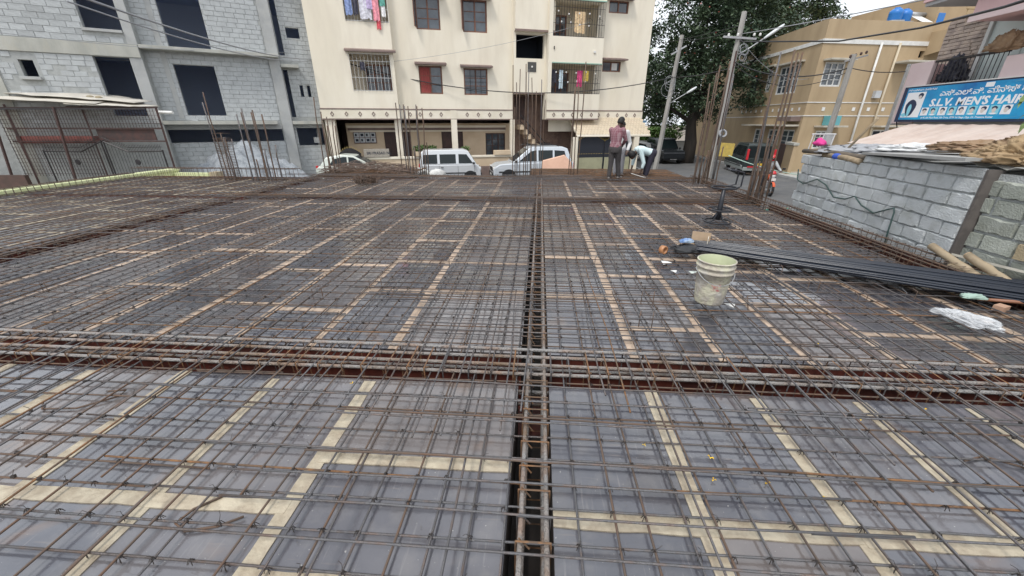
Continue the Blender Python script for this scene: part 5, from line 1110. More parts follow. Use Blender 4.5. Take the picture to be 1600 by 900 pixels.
def loft(mb, rings, n=16):
    vs = []
    for c, a, b in rings:
        for j in range(n): t = 6.2832*j/n; vs.append(V(c)+V(a)*math.cos(t)+V(b)*math.sin(t))
    k = len(rings); fs = [(i*n+j, i*n+(j+1) % n, (i+1)*n+(j+1) % n, (i+1)*n+j) for i in range(k-1) for j in range(n)]+[tuple(range(n-1, -1, -1)), tuple((k-1)*n+j for j in range(n))]
    mb.add(vs, fs)
def hand(mb, w, d, side, r=.011, curl=.5):
    w, d = V(w), V(d).normalized(); s = V(side).normalized(); nrm = d.cross(s)
    mb.obox(w+d*.045, (.075, .03, .09), Matrix((s, nrm, d)).transposed())
    for k, l in enumerate((.07, .08, .075, .058)):
        b = w+d*.085+s*(-.03+.02*k); m_ = b+d*l*.55+nrm*l*.15*curl; mb.tube([b-d*.02, b, m_, m_+d*l*.4+nrm*l*.45*curl], [r, r, r*.9, r*.75], 6)
    b = w+d*.03-s*.035; mb.tube([b, b+(d*.6-s*.8).normalized()*.035, b+(d*.9-s*.5).normalized()*.065], [r*1.1, r, r*.8], 6)
def person(label, J, shirt, trousers, loc, look, sleeve=1.0, group='workers on the deck', hairline=.35, helmet=None):
    t = thing('person', label, 'person', loc, 0, group)
    g = {k: V(v) for k, v in J.items()}; lat, lath = g['lat'].normalized(), g.get('lath', g['lat']).normalized()
    sp = (g['chest']-g['pelvis']).normalized(); fwd = lat.cross(sp).normalized()*-1; fh = V(look).normalized(); ups = g['up'].normalized() if 'up' in g else V((0, 0, 1))
    hl = fh.cross(ups).normalized(); uh = hl.cross(fh).normalized()
    wst = g['pelvis'].lerp(g['chest'], .45); sh = [g['chest']+sp*.1-lat*.17, g['chest']+sp*.1+lat*.17]; hp = [g['pelvis']-lath*.09, g['pelvis']+lath*.09]
    def torso(mb, e):
        loft(mb, [(g['pelvis']-sp*.1, lath*(.13+e), fwd*(.10+e)), (g['pelvis'], lath*(.165+e), fwd*(.115+e)), (wst, lat*(.14+e), fwd*(.10+e)), (g['chest']-sp*.02, lat*(.17+e), fwd*(.12+e)), (g['chest']+sp*.09, lat*(.165+e), fwd*(.105+e)), (g['chest']+sp*.155, lat*(.09+e), fwd*(.07+e))])
    b = MB(); torso(b, -.012); limb(b, [g['chest']+sp*.12, g['neck'], g['head']-uh*.05], [.06, .052, .055])
    M3 = Matrix((hl, fh, uh)).transposed(); b.ball(g['head'], (.078, .097, .118), 16, 12, M3); b.ball(g['head']-uh*.065+fh*.045, (.05, .05, .05), 10, 8, M3)
    b.ball(g['head']+fh*.1-uh*.02, (.013, .02, .022), 8, 6, M3); [b.ball(g['head']+hl*s*.078-uh*.01, (.012, .022, .032), 8, 6, M3) for s in (-1, 1)]
    for s in (0, 1):
        limb(b, [sh[s], g['elb'+'lr'[s]], g['wri'+'lr'[s]]], [.05, .036, .026]); d = g['wri'+'lr'[s]]-g['elb'+'lr'[s]]; hand(b, g['wri'+'lr'[s]], d, lat if abs(d.normalized().dot(lat)) < .8 else V((0, 0, 1)))
        limb(b, [hp[s], g['kne'+'lr'[s]], g['ank'+'lr'[s]]], [.075, .048, .036])
    fin(b.build('body', SKINM, t), .011)
    c = MB(); torso(c, .012)
    for s in (0, 1):
        e = g['elb'+'lr'[s]]; w = g['wri'+'lr'[s]]; limb(c, [sh[s], e, e.lerp(w, sleeve)] if sleeve > .1 else [sh[s], sh[s].lerp(e, .8)], [.075, .056, .046] if sleeve > .1 else [.075, .065])
    limb(c, [g['chest']+sp*.11, g['chest']+sp*.16], [.085, .065]); fin(c.build('shirt', shirt, t), .013)
    c = MB(); loft(c, [(g['pelvis']-sp*.12, lath*.15, fwd*.125), (g['pelvis']-sp*.02, lath*.18, fwd*.135), (g['pelvis']+sp*.05, lath*.168, fwd*.122)])
    for s in (0, 1): limb(c, [hp[s], g['kne'+'lr'[s]], g['kne'+'lr'[s]].lerp(g['ank'+'lr'[s]], .95)], [.105, .076, .062])
    fin(c.build('trousers', trousers, t), .013)
    for s in (0, 1):
        a = g['ank'+'lr'[s]]; d = g['toe'+'lr'[s]].normalized(); q = MB(); q.ball(a-V((0, 0, .04))+d*.02, (.045, .045, .05)); limb(q, [a-V((0, 0, .05))-d*.04, a-V((0, 0, .055))+d*.14], [.038, .036]); fin(q.build('shoe', SHOE, t), .01, 2)
    h = MB()
    if helmet is None:
        for i in range(9):
            for j in range(20):
                ph = (.62 if True else .5)*math.pi*i/8; tt = 6.2832*j/20; p = V((math.sin(ph)*math.cos(tt), math.sin(ph)*math.sin(tt), math.cos(ph)))
                cut = 1.0 if p.y < .3 or p.z > hairline else .0
                if cut and p.y > -.95+.0: h.ball(g['head']+M3@V((p.x*.08, p.y*.098-.004, p.z*.122+.002)), .02, 6, 4)
        fin(h.build('hair', HAIRM, t), .012, 3)
        e = MB(); [e.ball(g['head']+M3@V((s*.03, .09, .005)), .011, 8, 6) for s in (-1, 1)]; e.build('eyes', HAIRM, t)
    else:
        h.ball(g['head']+uh*.01, (.125, .14, .145), 16, 12, M3); h.build('helmet', helmet, t, smooth=True); MB().ball(g['head']+fh*.06, (.105, .1, .05), 14, 8, M3).build('visor', CARGL, t, smooth=True)
    return t
PLAID = mat('maroon plaid shirt', (.17,.055,.075), (.22,.08,.10), 8, .9)
def plaid(m):
    t = m.node_tree; n = t.nodes; l = t.links; b = n['Principled BSDF']; src = b.inputs['Base Color'].links[0].from_socket; tcn = n.new('ShaderNodeTexCoord'); cur = src
    for ax in ('X', 'Z', 'Y'):
        wv = n.new('ShaderNodeTexWave'); wv.bands_direction = ax; wv.inputs['Scale'].default_value = 7; l.new(tcn.outputs['Object'], wv.inputs[0]); r = n.new('ShaderNodeMapRange'); r.inputs[1].default_value = .82; r.inputs[2].default_value = .95; r.inputs[4].default_value = .4; l.new(wv.outputs['Fac'], r.inputs[0])
        mi = n.new('ShaderNodeMix'); mi.data_type = 'RGBA'; mi.inputs[7].default_value = (.42, .32, .34, 1); l.new(r.outputs[0], mi.inputs[0]); l.new(cur, mi.inputs[6]); cur = mi.outputs[2]
    l.new(cur, b.inputs['Base Color'])
plaid(PLAID)
TRG = mat('charcoal trousers', (.055,.05,.05), (.04,.037,.038), 5, .9); TRN = mat('navy trousers', (.022,.02,.035), None, rough=.9); SHC = mat('pale cyan shirt', (.62,.75,.77), (.54,.68,.7), 5, .9); SHW = mat('white shirt', (.62,.62,.62), (.55,.55,.56), 5, .9); TRP = mat('grey trousers', (.3,.3,.32), None, rough=.9)
person('standing person in a maroon checked shirt looking down, hands together in front', dict(pelvis=(.02, 0, .85), chest=(.03, .03, 1.24), neck=(.06, .06, 1.43), head=(.13, .1, 1.545), lat=(.86, -.5, 0), lath=(.9, -.4, 0),
    elbl=(-.06, .22, 1.1), wril=(.18, .36, .98), elbr=(.29, .02, 1.08), wrir=(.27, .27, .93), knel=(-.06, .03, .47), ankl=(-.09, -.02, .09), kner=(.14, .04, .47), ankr=(.2, .06, .09), toel=(.2, 1, 0), toer=(.7, .7, 0)), PLAID, TRG, (2.12, 11.88, .06), (.75, .55, -.35), sleeve=.75)
person('person in a white shirt standing half hidden behind the checked shirt', dict(pelvis=(0, 0, .78), chest=(0, 0, 1.16), neck=(0, 0, 1.33), head=(.0, -.02, 1.43), lat=(-.9, .3, 0),
    elbl=(.28, -.02, .95), wril=(.2, -.14, .75), elbr=(-.26, .02, .95), wrir=(-.2, -.1, .75), knel=(.1, -.02, .42), ankl=(.11, 0, .09), kner=(-.09, -.02, .42), ankr=(-.1, 0, .09), toel=(.2, -1, 0), toer=(-.2, -1, 0)), SHW, TRP, (2.44, 12.75, .06), (.3, -.9, -.3), sleeve=.9)
person('person in a pale cyan shirt bending down to the reinforcement', dict(pelvis=(.06, .05, .72), chest=(-.26, -.0, .80), neck=(-.43, -.03, .74), head=(-.53, -.05, .67), lat=(.12, -.99, .05), lath=(.1, -.99, 0), up=(-.55, 0, .83),
    elbl=(-.42, .2, .47), wril=(-.46, .12, .25), elbr=(-.2, -.22, .45), wrir=(-.25, -.2, .18), knel=(-.02, .15, .38), ankl=(-.02, .2, .09), kner=(.0, -.08, .38), ankr=(-.06, -.1, .09), toel=(-1, .1, 0), toer=(-1, -.1, 0)), SHC, TRN, (3.3, 12.55, .02), (-.75, -.15, -.65), sleeve=.45, hairline=-.2)
# white measuring rod at the workers' feet
tag(MB().obox((2.95, 12.2, .13), (.55, .02, .012), Euler((0, .12, -.95))).build('measuring_rod', WHITE), 'white rod at the feet of the bending worker', 'rod')
# ================================================================ motorcycle and rider
mo = thing('motorcycle', 'orange and white motorcycle coming round the corner', 'motorcycle', (10.4, 18.9, G), math.atan2(-.98, -.2))
ORNG = mat('orange fairing', (.62,.1,.03), None, rough=.3)
RX = Euler((math.pi/2, 0, 0)).to_matrix()
for x in (.65, -.62):
    w = MB().lathe([(.24, -.045), (.28, -.05), (.3, -.02), (.3, .02), (.28, .05), (.24, .045), (.24, -.045)], 22, (x, 0, .3), RX).build('wheel', TYRE, mo, smooth=True)
    sp_ = MB(); [sp_.tube([(x, 0, .3), (x+.245*math.cos(k*1.047), 0, .3+.245*math.sin(k*1.047))], .012, 4) for k in range(6)]; sp_.build('spokes', RIM, w)
for s in (-1, 1): MB().tube([(.65, s*.08, .3), (.42, s*.09, .95)], .024, 6).build('fork', GALV, mo)
MB().tube([(.3, -.36, 1.02), (.42, -.2, .98), (.42, .2, .98), (.3, .36, 1.02)], .016, 6).build('handlebar', PLAST, mo)
fin(MB().ball((.12, 0, .78), (.3, .15, .14)).build('fuel_tank', ORNG, mo)); MB().obox((-.4, 0, .78), (.75, .26, .1)).build('seat', PLAST, mo, bevel=.03); MB().obox((0, 0, .45), (.45, .26, .35)).build('engine', GALV, mo, bevel=.05); MB().obox((-.65, 0, .72), (.3, .16, .12)).build('tail', ORNG, mo, bevel=.03)
MB().ball((.5, 0, .92), (.09, .12, .16)).build('headlamp_cowl', mat('red cowl', (.6,.05,.06), None, rough=.3), mo, smooth=True); MB().ball((.56, 0, .86), (.05, .085, .085)).build('headlamp', LAMPW, mo, smooth=True); MB().obox((.6, 0, .72), (.02, .22, .12)).build('number_plate', WHITE, mo); MB().add([q_ for k in range(9) for q_ in ((.65+.325*math.cos(.5+2.0*k/8), -.05, .3+.325*math.sin(.5+2.0*k/8)), (.65+.325*math.cos(.5+2.0*k/8), .05, .3+.325*math.sin(.5+2.0*k/8)))], [(2*k, 2*k+1, 2*k+3, 2*k+2) for k in range(8)]).build('mudguard', ORNG, mo)
for s in (-1, 1): MB().obox((.36, s*.4, 1.16), (.03, .13, .08)).build('mirror', PLAST, mo, bevel=.01); MB().tube([(.36, s*.3, 1.02), (.36, s*.38, 1.14)], .007, 4).build('mirror_stem', PLAST, mo)
JK = mat('grey white jacket', (.42,.45,.46), (.34,.37,.38), 5, .85)
ca, sa = math.cos(math.atan2(-.98, -.2)), math.sin(math.atan2(-.98, -.2))
q = lambda x, y, z: (x*ca-y*sa, x*sa+y*ca, z)
person('motorcycle rider in a pale jacket with red helmet', dict(pelvis=q(-.3, 0, .92), chest=q(-.16, 0, 1.28), neck=q(-.12, 0, 1.45), head=q(-.07, 0, 1.56), lat=q(0, -1, 0), elbl=q(.05, .32, 1.12), wril=q(.28, .32, 1.06), elbr=q(.05, -.32, 1.12), wrir=q(.28, -.32, 1.06),
    knel=q(.12, .2, .72), ankl=q(-.08, .2, .35), kner=q(.12, -.2, .72), ankr=q(-.08, -.2, .35), toel=q(1, .1, 0), toer=q(1, -.1, 0)), JK, TRN, (10.4, 18.9, G), q(1, 0, -.1), sleeve=1.0, group='riders on the road', helmet=mat('red helmet', (.55,.03,.03), None, rough=.25))
# ================================================================ poles, lamps, cables
def lamp_arm(par, P, head):
    MB().tube(P, .03, 6).build('lamp_arm', GALV, par, smooth=True)
    a = V(P[-1]); d = (V(P[-1])-V(P[-2])).normalized(); s = V((-d.y, d.x, 0)).normalized(); up = d.cross(s)*-1
    Q = MB(); L_ = head; w = .13
    secs = [(0, .05, .05), (.15*L_, .09, .07), (.5*L_, w, .09), (.9*L_, w*.9, .07), (L_, .05, .04)]
    loft(Q, [(a+d*x, s*ww, V((0, 0, hh))) for x, ww, hh in secs], 10); Q.build('lamp_head', mat('lamp housing', (.62,.65,.66), None, rough=.4), par, smooth=True)
def pole(label, base, top, r0=.14, r1=.09, m=POLEC, n=8, arms=(), name='utility_pole'):
    t = thing(name, label, 'utility pole', base); d = V(top)-V(base)
    MB().tube([d*k/4 for k in range(5)], [r0+(r1-r0)*k/4 for k in range(5)], n).build('pole', m, t)
    return t
p1 = pole('tall leaning concrete pole with wire coil and lamp behind the dense starter bars', (8.55, 21, G), (8.78, 21, 6.05), .17, .11, n=4)
MB().obox((.2, -.1, 6.5), (1.5, .08, .08), Euler((0, .05, .1))).build('cross_arm', GALV, p1); lamp_arm(p1, [(.25, -.1, 5.85), (.7, -.15, 6.1), (1.2, -.2, 6.45)], .85)
for k in (-.5, -.1, .6, .85): MB().lathe([(.02, 0), (.05, .03), (.05, .1), (.02, .13)], 8, (.2+k, -.1, 6.55)).build('insulator', WHITE, p1)
cl = MB()
for k in range(5): cl.tube(ring((.45+U(-.1, .1), -.15, 5.95+U(-.3, .3)), U(.12, .26), 14, Euler((math.pi/2+U(-.4, .4), U(-.5, .5), U(-.6, .6))).to_matrix()), .012, 4, closed=True)
cl.build('wire_coil', CABLEG, p1)
MB().tube(ring((.25, -.2, 2.55), .16, 12, Euler((1.2, .2, 0)).to_matrix()), .05, 5, closed=True).build('cable_roll', CABLEG, p1)
MB().tube([(.12, -.12, 2.0), (.17, -.12, 6.0)], .035, 5).build('conduit', RUSTM, p1)
tag(MB().obox((9.1, 20.75, .35), (.62, .1, .62), Euler((0, .05, -.3))).build('yellow_board', mat('yellow board', (.52,.38,.08), (.4,.3,.08), 8, .7)), 'yellow notice board fixed on the tall leaning pole', 'board')
p2 = pole('concrete street lamp pole standing right of the workers', (7.5, 26.8, G), (7.98, 26.8, 6.2), .16, .11, n=4)
lamp_arm(p2, [(.33, -.1, 4.1), (.7, -.12, 4.35), (1.2, -.15, 4.65)], .6); MB().obox((.42, 0, 6.9), (.9, .08, .08), Euler((0, -.5, 0))).build('cross_arm', GALV, p2); cl = MB()
for k in range(4): cl.tube(ring((.1+U(-.1, .1), -.15, 5.1+U(-.25, .25)), U(.2, .4), 14, Euler((math.pi/2+U(-.4, .4), U(-.5, .5), 0)).to_matrix()), .012, 4, closed=True)
cl.build('wire_coil', CABLEG, p2)
p3 = pole('leaning left pole with two street lamps beside the cream building', (-12.85, 23.1, G), (-12.35, 23.1, 5.75), .13, .09)
lamp_arm(p3, [(.42, -.1, 5.5), (.8, -.12, 5.75), (1.15, -.14, 5.9)], .55); lamp_arm(p3, [(.4, -.1, 6.0), (.1, -.3, 6.12), (-.1, -.4, 6.1)], .5); MB().obox((.05, -.13, 2.1), (.3, .05, .3)).build('white_notice', WHITE, p3); MB().obox((.4, 0, 6.6), (.8, .06, .06), Euler((0, -.3, 0))).build('cross_arm', RUSTM, p3)
hk = MB()
for k in range(5): hk.tube([(.45, -.1, 6.5-.1*k), (.9+.1*k, -.12, 6.65-.12*k), (1.0+.08*k, -.15, 5.6-.3*k)], .01, 4)
hk.build('loose_wires', CABLE, p3)
p4 = pole('short grey pole with insulators in front of the ochre house', (13.1, 20, G), (13.22, 20, 4.25), .14, .1); MB().obox((.25, 0, 5.55), (.9, .06, .06), Euler((0, -.25, 0))).build('cross_arm', GALV, p4)
for k in range(4): MB().lathe([(.02, 0), (.045, .03), (.045, .09), (.02, .12)], 8, (.0+k*.2, 0, 5.56+k*.05)).build('insulator', RUSTM, p4)
MB().obox((.0, -.16, 2.3), (.3, .12, .4)).build('switch_box', METER, p4)
p5 = pole('slim steel pole between the ochre house and the salon sign', (15.6, 20, G), (15.58, 20, 3.87), .07, .06, m=GALV)
def wire(P, r, m, label): tag(MB().tube(P, r, 5).build('overhead_cable', m, smooth=True), label, 'cable', 'overhead cables')
wire(sag((-12.3, 23.1, 4.7), (-8.3, 8, 3.66), .25), .022, CABLEG, 'thick pale twin cable running from the left pole out over the top left'); wire(sag((-12.3, 23.1, 4.62), (-8.7, 8, 3.63), .32), .016, CABLEG, 'thinner pale cable just below the twin cable at top left')
wire(sag((-12.4, 23.0, 5.0), (-21, 14, 4.7), .3), .012, CABLEG, 'thin cable from the left pole across the grey building'); wire(sag((-12.4, 23.0, 4.5), (-24, 15, 4.2), .2), .01, CABLEG, 'lower thin cable from the left pole across the grey building')
wire(sag((-12.3, 23.0, 5.05), (7.8, 26.7, 4.05), 1.35, 20), .025, CABLE, 'long black cable sagging across the cream building'); wire(sag((-12.3, 23.0, 4.3), (2.5, 24.8, 6.5), .4, 16), .008, CABLEG, 'thin wire slanting across the cream building')
wire(sag((7.85, 26.7, 4.05), (8.75, 20.9, 3.9), .1), .022, CABLE, 'black cable between the two concrete poles'); wire(sag((8.75, 20.9, 4.1), (13.2, 20, 3.75), .45), .025, CABLE, 'black cable from the tall pole to the short grey pole'); wire(sag((8.75, 20.9, 4.0), (13.2, 20, 3.6), .7), .014, CABLE, 'lower slack cable from the tall pole to the short grey pole')
wire(sag((13.2, 20, 3.75), (15.6, 20, 3.6), .1), .018, CABLE, 'short cable between the short grey pole and the slim steel pole')
wire(sag((8.78, 20.9, 4.95), (8.57, 9, 3.62), .35, 16)[:1]+[V((8.9, 20.9, 4.9)), V((9.5, 20, 4.75)), V((11.2, 18, 4.42)), V((10.88, 14, 4.1)), V((9.2, 10, 3.72)), V((8.3, 8.5, 3.55))], .03, CABLE, 'thick black cable sweeping from the tall pole over the salon sign')
wire(sag((8.78, 20.9, 5.2), (8.0, 8.0, 3.75), .05, 12), .014, CABLEG, 'pale thin cable from the tall pole out at top right')
wire(sag((8.75, 20.9, 5.4), (7.95, 26.7, 5.9), .1), .012, CABLE, 'upper wire between the two concrete poles'); wire(sag((8.6, 20.9, 5.5), (4.0, 50, 9.5), .6), .012, CABLE, 'wire running from the tall pole up past the tree'); wire(sag((8.7, 20.9, 5.1), (16, 27.5, 4.0), .6), .012, CABLEG, 'pale wire from the tall pole to the ochre house')
tag(MB().tube(sag((9.2, 20.6, .1), (11.2, 18.2, -.5), .1), .02, 5).build('green_rope', mat('pale green rope', (.4,.55,.48), None, rough=.7)), 'pale green rope slanting from the tall pole behind the chair', 'rope')
# ================================================================ trees
LEAFD = mat('dark tree leaves', (.034,.062,.036), (.065,.10,.05), .8, .65, vary=0, c3=(.06,.09,.035), s3=2.2, f3=.6)
LEAFL = mat('bright leaves', (.10,.20,.045), (.16,.26,.06), 1.2, .65)
BARK = mat('dark bark', (.05,.04,.033), (.03,.026,.022), 4, .9, bump=.6, bscale=12, stretch=(1,1,.25))
def tree(label, base, trunk, lobes, nleaf, sz, m, seed, r0=.5, flowers=0, group='trees beyond the street'):
    t = thing('tree', label, 'tree', base, 0, group); rr = random.Random(seed); u = rr.uniform
    tp = [V(p) for p in trunk]; MB().tube(tp, [r0*(1-.5*k/(len(tp)-1)) for k in range(len(tp))], 9).build('trunk', BARK, t, smooth=True)
    lb = MB()
    for (c, r) in lobes:
        c = V(c); a = tp[-1] if rr.random() < .6 else tp[-2]; mid = a.lerp(c, .5)+V((u(-.5, .5), u(-.5, .5), u(.1, .7))); lb.tube([a, mid, c], [r0*.36, r0*.2, r0*.06], 6)
        for k in range(4): lb.tube([mid.lerp(c, .5), c+V((u(-1, 1)*r[0]*.7, u(-1, 1)*r[1]*.7, u(-.6, .8)*r[2]*.7))], [r0*.1, .02], 5)
    tag(lb.build('limbs', BARK, t, smooth=True), kind='stuff')
    cr_ = MB(); tot = sum(r[0]*r[1]*r[2] for c, r in lobes)
    for (c, r) in lobes:
        n = int(nleaf*r[0]*r[1]*r[2]/tot); ncl = max(6, int(n/38)); cl_ = []
        for k in range(ncl):
            while True:
                p = V((u(-1, 1), u(-1, 1), u(-1, 1)))
                if .35 < p.length < 1.0: break
            cl_.append(V(c)+V((p.x*r[0], p.y*r[1], p.z*r[2])))
        for k in range(n):
            q = cl_[k % ncl]+V((rr.gauss(0, .33), rr.gauss(0, .33), rr.gauss(0, .22)))
            a = Euler((u(-.9, .9), u(-.9, .9), u(0, 6.28))).to_matrix(); s = sz*u(.6, 1.35)
            cr_.quad(q+a@V((-s, 0, 0)), q+a@V((0, -s*.4, .01)), q+a@V((s, 0, 0)), q+a@V((0, s*.4, .01)))
    tag(cr_.build('crown', m, t), kind='stuff')
    if flowers:
        fl = MB()
        for k in range(flowers):
            c, r = rr.choice(lobes); p = V((u(-1, 1), u(-1, -.3), u(.2, 1))).normalized(); q = V(c)+V((p.x*r[0], p.y*r[1], p.z*r[2])); a = Euler((u(-.9, .9), u(-.9, .9), u(0, 6.28))).to_matrix(); fl.quad(q+a@V((-.07, 0, 0)), q+a@V((0, -.05, 0)), q+a@V((.07, 0, 0)), q+a@V((0, .05, 0)))
        tag(fl.build('blossom', mat('reddish blossom', (.3,.07,.05), None, rough=.8), t), kind='stuff')
    return t
tree('large dark spreading tree with thick trunk shading the side street', (11.9, 33.8, G), [(0, 0, -.2), (.1, .1, 1.5), (-.1, .2, 3.0), (.1, .3, 4.4)],
     [((-2.6, -.5, 6.3), (2.2, 2.2, 1.9)), ((-1.8, .3, 9.2), (2.6, 2.4, 2.0)), ((1.3, -.3, 7.3), (2.6, 2.4, 2.2)), ((2.2, .5, 10.0), (2.8, 2.6, 2.0)), ((3.6, -.6, 5.4), (1.7, 2.0, 1.7)), ((-.2, -.8, 5.0), (1.9, 1.9, 1.3)), ((-3.2, 1, 4.3), (1.4, 1.6, 1.2)), ((1.2, 1.0, 4.2), (1.6, 1.6, 1.2)), ((5.2, 1, 8.8), (2.2, 2.2, 1.8)), ((.3, .5, 12.2), (4.0, 2.8, 1.6))], 27000, .15, LEAFD, 3, .55, flowers=50)
tree('dark tree crown rising behind the roof of the ochre house', (22.0, 42.0, G), [(0, 0, -.2), (.1, .1, 3), (-.1, .2, 6), (.1, .3, 8.5)],
     [((-3.5, 0, 11.2), (3.0, 2.4, 2.2)), ((0, 0, 12.4), (3.0, 2.4, 2.0)), ((2.6, 0, 10.8), (1.8, 2, 1.3)), ((-6.5, 0, 13.2), (3.2, 2.4, 2.2)), ((-6.0, 0, 9.5), (2.0, 2.0, 1.6))], 16000, .19, LEAFD, 8, .5)
tree('mid green tree beyond the white wall at the end of the street', (6.5, 47.0, G), [(0, 0, -.2), (0, 0, 2), (.1, .2, 4)],
     [((0, 0, 6.5), (2.6, 2, 2.2)), ((2.6, 0, 5.6), (2.2, 2, 2.0)), ((4.8, 0, 7.0), (2.4, 2, 2.4)), ((2, 0, 9.0), (3, 2, 2.0)), ((7.5, .5, 5.5), (2.4, 2, 2.4)), ((8.5, .5, 9), (3, 2, 2.5)), ((1.0, -.5, 3.2), (2.6, 1.5, 1.6)), ((4.5, -.5, 3.4), (2.6, 1.5, 1.8)), ((8, -.5, 3.4), (2.6, 1.5, 1.8))], 17000, .22, mat('mid green leaves', (.04,.075,.025), (.08,.13,.04), .8, .65), 12, .3)
# bright hedge over the white wall
wl_ = thing('white_wall', 'weathered white compound wall at the end of the side street', 'wall', (7.5, 39.5, G)); MB().box(-1.5, 6, 0, .2, 0, 1.35).build('wall', WHITE, wl_); box('coping', CONC, wl_, -1.55, 6.05, -.04, .24, 1.352, 1.45)
hd = thing('hedge', 'bright green hedge above the white wall beyond the workers', 'hedge', (7.5, 40.3, G)); tag(bush('foliage', LEAFL, hd, (2.3, 0, 1.9), (3.6, .7, .75), 3200, .16), kind='stuff'); st_ = MB(); [st_.tube([(k*.8, 0, 0), (k*.8+U(-.2, .2), 0, 1.8)], .03, 4) for k in range(7)]; tag(st_.build('stems', BARK, hd), kind='stuff')
tag(MB().box(9.2, 10.0, 41.6, 41.8, G+1.5, G+3.0).box(9.0, 10.2, 41.5, 41.9, G+3.0, G+3.2).build('blue_shed', mat('blue paint', (.16,.32,.55), None, rough=.7)), 'small pale blue structure behind the hedge', 'shed')
# ================================================================ things on the deck
BKT = mat('dirty cream plastic', (.56,.54,.41), (.40,.36,.30), 7, .7, bump=.6, bscale=30, lo=.42, hi=.52, c3=(.50,.48,.44), s3=13, f3=.8); BKI = mat('bucket lining', (.55,.58,.40), (.48,.5,.34), 4, .5)
bk = thing('bucket', 'dirty cream plastic bucket with cement stains', 'bucket', (1.56, 3.3, .108))
MB().lathe([(0, .0), (.115, 0), (.122, .012), (.134, .17), (.14, .285), (.152, .287), (.153, .305), (.143, .308), (.146, .335), (.157, .337), (.158, .352), (.149, .355), (.152, .385), (.158, .388), (.157, .396), (.148, .397)], 36).build('body', BKT, bk, smooth=True)
MB().lathe([(.148, .397), (.145, .36), (.13, .15), (.117, .012), (0, .01)], 36).build('inside', BKI, bk, smooth=True)
MB().tube([V((.155*math.cos(a), .155*math.sin(a), .33-.17*math.sin((a-.0)))) if False else V((.16*math.cos(a), .16*math.sin(a), .32-.11*abs(math.sin(a)))) for a in [math.pi*.9+math.pi*k/12 for k in range(13)]], .004, 5).build('handle', GALV, bk)
blob_ = mat('faded red print', (.42,.14,.14), (.5,.45,.35), 30, .7, lo=.4, hi=.55)
pr_ = MB(); n = 8
for k in range(n+1):
    a = -2.0+.55*k/n; pr_.v += [(.1345*math.cos(a), .1345*math.sin(a), .15), (.1372*math.cos(a), .1372*math.sin(a), .215)]
pr_.f = [(2*i, 2*i+2, 2*i+3, 2*i+1) for i in range(n)]; pr_.build('faded_print', blob_, bk)
# swivel chair frame
BLK = mat('black enamel', (.018,.02,.026), (.03,.032,.04), 8, .4, metal=.3)
ch = thing('bar_stool', 'black round bar stool frame without its seat, with footrest ring', 'stool', (2.94, 6.5, .08))
MB().tube(ring((0, 0, .02), .205, 28), .013, 6, closed=True).build('base_ring', BLK, ch, smooth=True); MB().tube(ring((0, 0, .22), .185, 28), .011, 6, closed=True).build('footrest_ring', BLK, ch, smooth=True); MB().tube([(0, 0, .05), (0, 0, .2), (.0, 0, .56)], [.042, .04, .028], 10).build('column', BLK, ch, smooth=True)
for k in range(4):
    a = .5+k*math.pi/2; c, s = math.cos(a), math.sin(a); MB().tube([(.03*c, .03*s, .16), (.1*c, .1*s, .05), (.2*c, .2*s, .02)], .013, 6).build('foot', BLK, ch, smooth=True); MB().tube([(.03*c, .03*s, .2), (.185*c, .185*s, .22)], .009, 5).build('footrest_spoke', BLK, ch)
MB().tube(ring((0, 0, .565), .185, 28), .014, 6, closed=True).build('seat_ring', BLK, ch, smooth=True); MB().box(-.17, .17, -.02, .02, .545, .56).build('seat_bar', BLK, ch)
bp = [(.12, -.14, .57), (.2, -.1, .6), (.21, -.09, .8), (.05, -.16, .84), (-.02, -.16, .84)]; MB().tube(bp, .0135, 6).build('back_frame', BLK, ch); MB().tube([(.1, .14, .57), (.22, .12, .6), (.23, .12, .8), (.06, .08, .84), (-.02, .05, .85)], .0135, 6).build('back_frame', BLK, ch); MB().tube([(.21, -.09, .8), (.23, .12, .8)], .0135, 6).build('back_bar', BLK, ch); MB().tube([(-.02, -.16, .84), (-.03, -.05, .86), (-.02, .05, .85)], .0135, 6).build('back_bar', BLK, ch)
# bundle of black pipes
PIPE = mat('black pvc pipe', (.008,.012,.022), (.014,.019,.03), 4, .26, spec=.5)
k = 0
for row, cnt in ((0, 26), (1, 20), (2, 10)):
    for i in range(cnt):
        f = (i-(cnt-1)/2)/(cnt-1)*2*(1, .83, .55)[row]; z = .122+.023*row+U(-.002, .004)
        a = V((2.12+U(-.16, .1), 4.97, z)); b = V((6.3, 2.78, z+.005)); d = (b-a).normalized(); s = V((-d.y, d.x, 0))
        P = [a.lerp(b, q/6)+s*(f*(.23+.2*q/6)+U(-.007, .007)) for q in range(7)]
        edge = 'the near edge' if f < -.5 else 'the wall side' if f > .5 else 'the middle'
        lab = 'black plastic pipe in the %s layer at %s of the long bundle' % (('bottom', 'middle', 'top')[row], edge)
        tag(MB().tube(P, .0135, 8, cap=False).build('black_pipe', PIPE, smooth=True), lab, 'pipe', 'bundle of black pipes')
